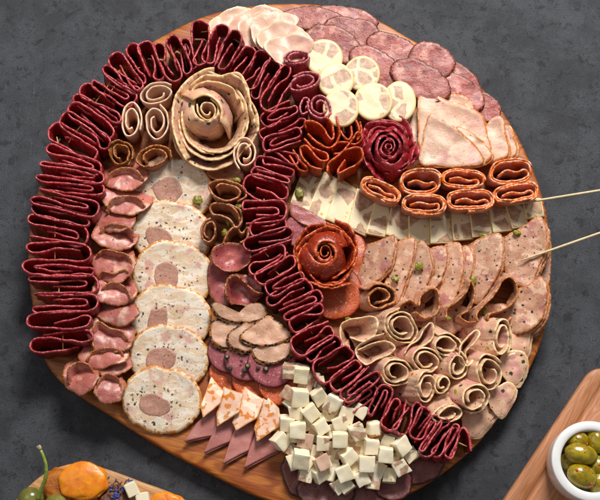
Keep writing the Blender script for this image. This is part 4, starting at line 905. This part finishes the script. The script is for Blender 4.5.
# ================================================================== PEPPERCORNS + PISTACHIOS
for (x, y, r, crack, w) in [(227,357,2.6,1,'cracked one on the left flat salami'),(230,368.5,2.5,0,'whole one on the left flat salami'),(247.5,366,2.6,1,'cracked one on the middle flat salami'),(244,370.5,2.2,0,'dark one left of the cracked middle one'),
    (258,368,2,0,'on the middle and right salami overlap'),(266,369,2.8,1,'cracked one on the right flat salami'),(241.5,361,1.3,0,'tiny one high on the middle flat salami')]:
    c = P(x, y, BZ+17)
    V, F = blob((c[0], c[1], BZ+17), (r, r, r*.8), seed=x, amp=.1, nu=16, nv=10)
    o = tag(mk('peppercorn', V, F, M['pepper']), 'black peppercorn, '+w, 'peppercorn', 'peppercorns on the flat salami')
    if crack:
        V, F = blob((c[0], c[1], BZ+17+r*.55), (r*.6, r*.6, r*.35), seed=x+2, amp=.15, nu=14, nv=8)
        mk('kernel', V, F, M['peppercore'], o)
for (x, y, rx, ry, rz, z, m, w) in [(197.5,200.5,6,5.5,2.5,BZ+14,'pistachio','round green slice on the second roulade slice'),(299.5,193,5.5,8,3,BZ+11,'pistachiodark','dull olive kernel on the leftmost cheese strip'),
   (237,180,5,3,2,BZ+24,'pistachio','yellow green, above the wide brown turkey roll'),(239,206,4,3,2,BZ+24,'pistachio','yellow green, between the two upper turkey rolls'),(225,233,4,5,3,BZ+18,'pistachio','yellow green, right of the narrow turkey loop'),
   (228,222,2.5,5,2,BZ+20,'pistachiodark','olive, inside the second turkey roll'),(485,236.5,8,3.2,3,BZ+14,'pistachio','long yellow one under the middle cheese strips'),(517,233,5,3.5,3,BZ+20,'pistachio','yellow one at the corner of the skewered mortadella'),
   (419,266,5,5.5,2,BZ+19,'pistachio','split green one on the third mortadella fold'),(395,279,5,3.5,2,BZ+18,'pistachio','yellow green on the second mortadella fold'),(473,280,4,5.5,2,BZ+17,'pistachio','half green on the biggest mortadella fold'),
   (447,318,5,3,2,BZ+20,'pistachio','bright one below the wavy mortadella curl'),(484,311,3,6,2,BZ+18,'pistachiodark','inside the big S shaped mortadella curl'),(349,319.5,4.5,2.4,1.5,BZ+27,'pistachio','flat fleck on the open herb chicken cone')]:
    c = P(x, y, z-1.2); V, F = blob(c, (rx*.8, ry*.82, rz*.8), rotz=-20 if rx > ry else 15, seed=x, amp=.16)
    tag(mk('pistachio', V, F, M[m]), 'pistachio piece, '+w, 'pistachio', 'pistachio pieces among the meats')

# ================================================================== CHEESE CUBES
# x, y, level, rot, type (c plain, m with ham, b brown, s smoked skin)
cubes = [
 [(290,371,1,5,'m'),(302,374,2,8,'c')],
 [(306,386,0,20,'b'),(318,384,0,-10,'m'),(289,393,1,30,'b'),(300,397,2,3,'c'),(319,396,2,-35,'c'),(334,404,2,28,'m'),(352,401,0,10,'c')],
 [(296,412,1,0,'m'),(346,414,1,15,'c'),(311,413,2,-38,'c'),(328,415,0,5,'c'),(361,411,1,28,'c')],
 [(287,423,1,6,'m'),(298,430,2,0,'c'),(321,427,2,-32,'c'),(341,423,1,-22,'m'),(357,432,2,-28,'m'),(374,429,2,0,'s'),(383,435,0,30,'b')],
 [(280,441,1,-42,'c'),(388,442,1,12,'c'),(306,441,1,10,'b'),(323,443,2,2,'m'),(340,440,3,0,'c'),(354,446,0,15,'b'),(371,446,2,4,'m'),(402,446,2,-38,'m')],
 [(291,450,0,32,'m'),(301,459,2,8,'c'),(313,453,0,5,'b'),(334,455,0,30,'m'),(348,456,2,-35,'c'),(386,454,3,6,'c'),(411,455,0,-35,'c'),(394,459,0,15,'m')],
 [(322,463,2,-28,'b'),(306,474,0,14,'m'),(320,474,1,-25,'c'),(344,473,2,-22,'c'),(367,463,2,2,'m'),(379,470,0,25,'c'),(401,467,1,-32,'m')],
 [(339,486,0,-35,'m'),(362,478,1,-32,'m'),(352,468,0,10,'c'),(330,474,0,15,'c'),(374,482,0,10,'b')]]
ROWN = ['topmost', 'second', 'third', 'fourth', 'fifth', 'sixth', 'seventh', 'lowest']
def cube(x, y, lev, rot, typ, lab, sd):
    r_ = random.Random(sd)
    h = 12.8+r_.uniform(-1.2, 1.2)
    z = BZ+9+lev*5.5
    c = P(x, y, z+5)
    bm = bmesh.new(); bmesh.ops.create_cube(bm, size=1)
    bmesh.ops.scale(bm, vec=(h*r_.uniform(.92, 1.1), h*r_.uniform(.95, 1.12), h*r_.uniform(.85, 1)), verts=bm.verts)
    for v in bm.verts: v.co += Vector((r_.uniform(-1, 1), r_.uniform(-1, 1), r_.uniform(-.8, .8)))*1.1
    skin = None
    if typ == 's':
        bmesh.ops.bevel(bm, geom=[e for e in bm.edges], offset=3.2, segments=4, affect='EDGES', profile=.5)
    else:
        bmesh.ops.bevel(bm, geom=[e for e in bm.edges], offset=.55, segments=2, affect='EDGES', profile=.6)
    bmesh.ops.subdivide_edges(bm, edges=[e for e in bm.edges if e.calc_length() > 6], cuts=5, use_grid_fill=True)
    bmesh.ops.triangulate(bm, faces=[f for f in bm.faces if len(f.verts) > 4])
    for v in bm.verts:
        n = noise.noise(v.co*.14+Vector((sd, 0, 0)))*.9+noise.noise(v.co*.5+Vector((sd, 5, 0)))*.3
        v.co += v.co.normalized()*n
    if typ == 's':
        for f in bm.faces: f.material_index = 1 if (f.calc_center_median().y < -h*.36 or f.calc_center_median().x > h*.42) else 0
    tl = 9 if lev < 3 else 4
    m = Matrix.Rotation(R(-rot), 4, 'Z') @ Matrix.Rotation(R(r_.uniform(12, 12+tl*2.2) if lev else 4), 4, 'X') @ Matrix.Rotation(R(r_.uniform(-tl*1.3, tl*1.3)), 4, 'Y')
    me = bpy.data.meshes.new('cheese_cube'); bmesh.ops.scale(bm, vec=(MM,)*3, verts=bm.verts); bm.to_mesh(me); bm.free()
    me.materials.append(M[{'c': 'cube', 'm': 'cubemix', 'b': 'cubebrown', 's': 'cube'}[typ]])
    if typ == 's': me.materials.append(M['cubeskin'])
    me.polygons.foreach_set('use_smooth', [True]*len(me.polygons))
    o = bpy.data.objects.new('cheese_cube', me); COL.objects.link(o)
    o.matrix_world = Matrix.Translation(Vector(c*MM)) @ m
    tag(o, lab, 'cheese cube', 'cheese cubes in the heap')
k = 0
for ri, row in enumerate(cubes):
    row = sorted(row)
    if ri:
        for (p, q) in list(zip(row, row[1:])):
            if 9 < q[0]-p[0] < 40: row.append(((p[0]+q[0])/2, (p[1]+q[1])/2+(7 if p[0] % 2 else -6), 0, (p[0]*13) % 80-40, 'cmcbc'[int(p[0]+q[0]) % 5]))
    row = sorted(row)
    for ci, (x, y, lev, rot, t) in enumerate(row):
        look = {'c': 'plain cream cheese cube', 'm': 'cream cheese cube with ham patch', 'b': 'brownish ham and cheese cube', 's': 'cheese cube with orange skin'}[t]
        pos = 'leftmost' if ci == 0 else 'rightmost' if ci == len(row)-1 else ORD[ci+1]+' from left'
        rown = ROWN[ri]+' row' if t != 's' else ROWN[ri]+' row'
        cube(x, y, lev, rot, t, f'{look}, {pos} in the {rown} of the heap', 100+k); k += 1

# ================================================================== SKEWERS
for (a, b, z1, z2, w) in [((519,203.5),(640,184),BZ+17,BZ+30,'upper bamboo skewer stuck in beside the paprika ham roll'),((531,257),(640,219),BZ+22,BZ+40,'lower bamboo skewer piercing the peppered mortadella')]:
    A, B = P(a[0], a[1], z1), P(b[0], b[1], z2)
    d = (B-A)/np.linalg.norm(B-A)
    V, F = tube([A-d*14, A-d*3, A+(B-A)*.33, A+(B-A)*.66, B], [.2, 1.1, 1.25, 1.25, 1.25], 12)
    tag(mk('skewer', V, F, M['stick']), w, 'skewer', 'bamboo skewers at the right edge')

# ================================================================== OLIVE BOWL
bc = P(592, 461, 46); bx, by = bc[0], bc[1]; BB = 12
bowl = empty('olive_bowl', 592, 461, BB, 'white ceramic bowl of olives on the beech board', 'bowl')
bowl.location = Vector((bx, by, BB))*MM
prof = [(0, 0.3), (30, 0.3), (34.5, 1.5), (36.2, 6), (36.8, 18), (36.8, 31), (36.6, 33), (35.6, 34), (31, 34), (28.8, 33.6), (27.9, 32), (27.5, 24), (24, 13), (16, 8), (0, 7)]
V = []; F = []; n = 72
for (r, z) in prof:
    for k_ in range(n): V.append((bx+r*math.cos(2*math.pi*k_/n), by+r*math.sin(2*math.pi*k_/n), BB+z))
for j in range(len(prof)-1):
    for k_ in range(n): F.append((j*n+k_, j*n+(k_+1) % n, (j+1)*n+(k_+1) % n, (j+1)*n+k_))
o = mk('bowl_wall', V, F, M['ceramic'], bowl)
bm = bmesh.new(); bm.from_mesh(o.data); bmesh.ops.remove_doubles(bm, verts=bm.verts, dist=1e-6); bmesh.ops.recalc_face_normals(bm, faces=bm.faces); bm.to_mesh(o.data); bm.free()
rs = random.Random(9)
for (x, y, z, a, b, rot, w) in [(592,461,26,12,10,10,'dark one underneath in the middle'),(611,458,28,12,10,60,'at the far right, cut by the photo edge'),(578,440.5,36,10,9,20,'small one at the top left of the bowl'),(597,441.5,37,12,10,-70,'topmost, beside the rim'),
    (581,454,42,15.5,10,-12,'large one in the middle left with red flecks'),(582,476,41,14,11,-24,'lowest, large with red flecks at its end'),(598,466,35,10,10,80,'behind the two large ones'),(568,462,28,8,10,70,'dark one wedged at the left rim'),(600,482,34,13,10,30,'lower right beside the lowest olive')]:
    c = P(x, y, z); V, F = blob(c, (a, b, 9.5), rotz=rot, seed=x, amp=.02)
    tag(mk('olive', V, F, M['olive']), 'green olive with herbs, '+w, 'olive', 'olives in the white bowl')
flk = []
for (x, y, z) in [(584,449,51),(590,455,49),(574,452,50),(587,444,49),(592,484,48),(590,487,46),(577,470,50),(603,452,44),(588,463,46),(571,448,48)]:
    c = P(x, y, z-.5); V, F = blob(c, (rs.uniform(1.2, 2.2), rs.uniform(.8, 1.3), .5), rotz=rs.uniform(0, 180), seed=x, amp=.2, nu=8, nv=5)
    flk.append((V, F))
V = []; F = []
for v, f in flk:
    F += [tuple(i+len(V) for i in q) for q in f]; V += v
tag(mk('chilli_flakes', V, F, M['oliveherb']), 'scattered red chilli flakes sprinkled over the olives', 'chilli flakes', kind='stuff')

# ================================================================== BOTTOM LEFT BOARD FOOD
Z2 = 12
def apr(x, y, rx, ry, z, m, rot, lab, sd):
    c = P(x, y, Z2+z); V, F = blob(c, (rx, ry, 4.6), rotz=rot, seed=sd, amp=.06, freq=2.2, nu=40, nv=24)
    tag(mk('dried_apricot', V, F, M[m]), lab, 'dried apricot', 'dried apricots on the small board')
apr(59, 486, 14, 17, 7, 'apricotdark', 20, 'dark brownish dried apricot behind the bright one', 3)
apr(83, 481, 23.5, 17.5, 12, 'apricot', -5, 'large bright orange dried apricot on the small board', 4)
apr(168, 503, 17, 10, 8, 'apricot', -8, 'orange dried apricot at the bottom edge right of the cheese', 8)
g = P(31, 499, Z2+10); V, F = blob(g, (12, 11, 11), seed=2, amp=.01)
gr = tag(mk('grape', V, F, M['grape']), 'pale green grape in the bottom left corner with long stem', 'grape', 'green grapes on the small board')
st = [P(38, 500, Z2+20), P(41, 490, Z2+26), P(45.5, 478, Z2+34), P(46, 466, Z2+40), P(43, 455, Z2+44), P(40, 449, Z2+46)]
st = [np.array(p) for p in catmull(st, 16)[0]]
V, F = tube(st, [2.2-.9*i/15 for i in range(16)], 10); s1 = mk('stem', V, F, M['stem'], gr)
e_ = st[-1]; V, F = tube([e_-(st[-1]-st[-2])*.3, e_+(st[-1]-st[-2])*.5, e_+(st[-1]-st[-2])*1.0], [1.5, 2.3, 1.8], 10)
o = mk('stem_tip', V, F, M['stemtip'], s1); o.location = o.location - gr.location
g = P(56, 506, Z2+10); V, F = blob(g, (11, 11, 11), seed=5, amp=.01)
tag(mk('grape', V, F, M['grape']), 'pale green grape half cut by the bottom edge below the dark apricot', 'grape', 'green grapes on the small board')
def block(x, y, z, sx, sy, sz, rot, tilt, lab, mat='cube'):
    bm = bmesh.new(); bmesh.ops.create_cube(bm, size=1); bmesh.ops.scale(bm, vec=(sx, sy, sz), verts=bm.verts)
    bmesh.ops.bevel(bm, geom=bm.edges[:], offset=.8, segments=2, affect='EDGES'); 
    me = bpy.data.meshes.new('cheese_chunk'); bmesh.ops.scale(bm, vec=(MM,)*3, verts=bm.verts); bm.to_mesh(me); bm.free(); me.materials.append(M[mat])
    o = bpy.data.objects.new('cheese_chunk', me); COL.objects.link(o)
    o.matrix_world = Matrix.Translation(Vector(P(x, y, z)*MM)) @ Matrix.Rotation(R(rot), 4, 'Z') @ Matrix.Rotation(R(tilt), 4, 'X')
    tag(o, lab, 'cheese', 'cheese chunks on the small board')
block(132, 489, Z2+8, 11, 13, 14, 25, 12, 'white cheese chunk beside the dried blue flowers')
block(143, 499, Z2+7, 12, 12, 12, 10, 5, 'white cheese chunk at the bottom edge, lower right of the other')
rs = random.Random(3)
for (mat, nm, lab, cnt) in [('petalblue', 'dried_petals', 'small dried blue cornflower petals on the small board', 34), ('petalbrown', 'dried_herbs', 'crumbled brown dried herbs between apricot and cheese', 46)]:
    V = []; F = []
    for q in range(cnt):
        x = rs.gauss(116, 7); y = rs.gauss(492, 6)
        c = P(x, y, Z2+4+max(0, 9-abs(x-116)*.7)+rs.uniform(-1, 2)); v, f = blob(c, (rs.uniform(1.6, 3.2), rs.uniform(.6, 1.1), .5), rotz=rs.uniform(0, 180), tilt=(rs.uniform(-40, 40), rs.uniform(-30, 30)), seed=q, amp=.2, nu=8, nv=5)
        F += [tuple(i+len(V) for i in w) for w in f]; V += v
    tag(mk(nm, V, F, M[mat]), lab, 'dried flowers', kind='stuff')
c = P(114, 498, Z2+3); V, F = blob((c[0], c[1], Z2+3), (13, 12, 8), seed=12, amp=.2, freq=2.5)
tag(mk('dried_fig', V, F, M['petalbrown']), 'dark dried fruit piece under the blue cornflower petals', 'dried fruit')

# ================================================================== CAMERA, LIGHT, RENDER
cam = bpy.data.cameras.new('camera'); co = bpy.data.objects.new('camera', cam); COL.objects.link(co)
co.location = Vector(CAM*MM); co.rotation_euler = (TILT, 0, 0)
cam.sensor_width = 36; cam.lens = 36*DIST/600; cam.clip_end = 100; cam.clip_start = .01
scene.camera = co

def area(name, loc, target, size, power, col, sy=None):
    l = bpy.data.lights.new(name, 'AREA'); l.energy = power; l.size = size; l.color = col
    if sy: l.shape = 'RECTANGLE'; l.size_y = sy
    o = bpy.data.objects.new(name, l); COL.objects.link(o); o.location = loc
    o.rotation_euler = (Vector(target)-Vector(loc)).to_track_quat('-Z', 'Y').to_euler()
    return o
area('softbox_key', (.35, 1.25, 1.45), (0, 0, 0), .65, 53, (1, .97, .93), .6)
area('softbox_fill', (-1.0, .2, 1.5), (0, 0, 0), 1.0, 4.5, (1, .98, .96))
w = bpy.data.worlds.new('World'); scene.world = w; w.use_nodes = True
w.node_tree.nodes['Background'].inputs[0].default_value = (1, .985, .97, 1); w.node_tree.nodes['Background'].inputs[1].default_value = .17
scene.view_settings.view_transform = 'Standard'; scene.view_settings.look = 'None'; scene.view_settings.exposure = 0; scene.view_settings.gamma = 1
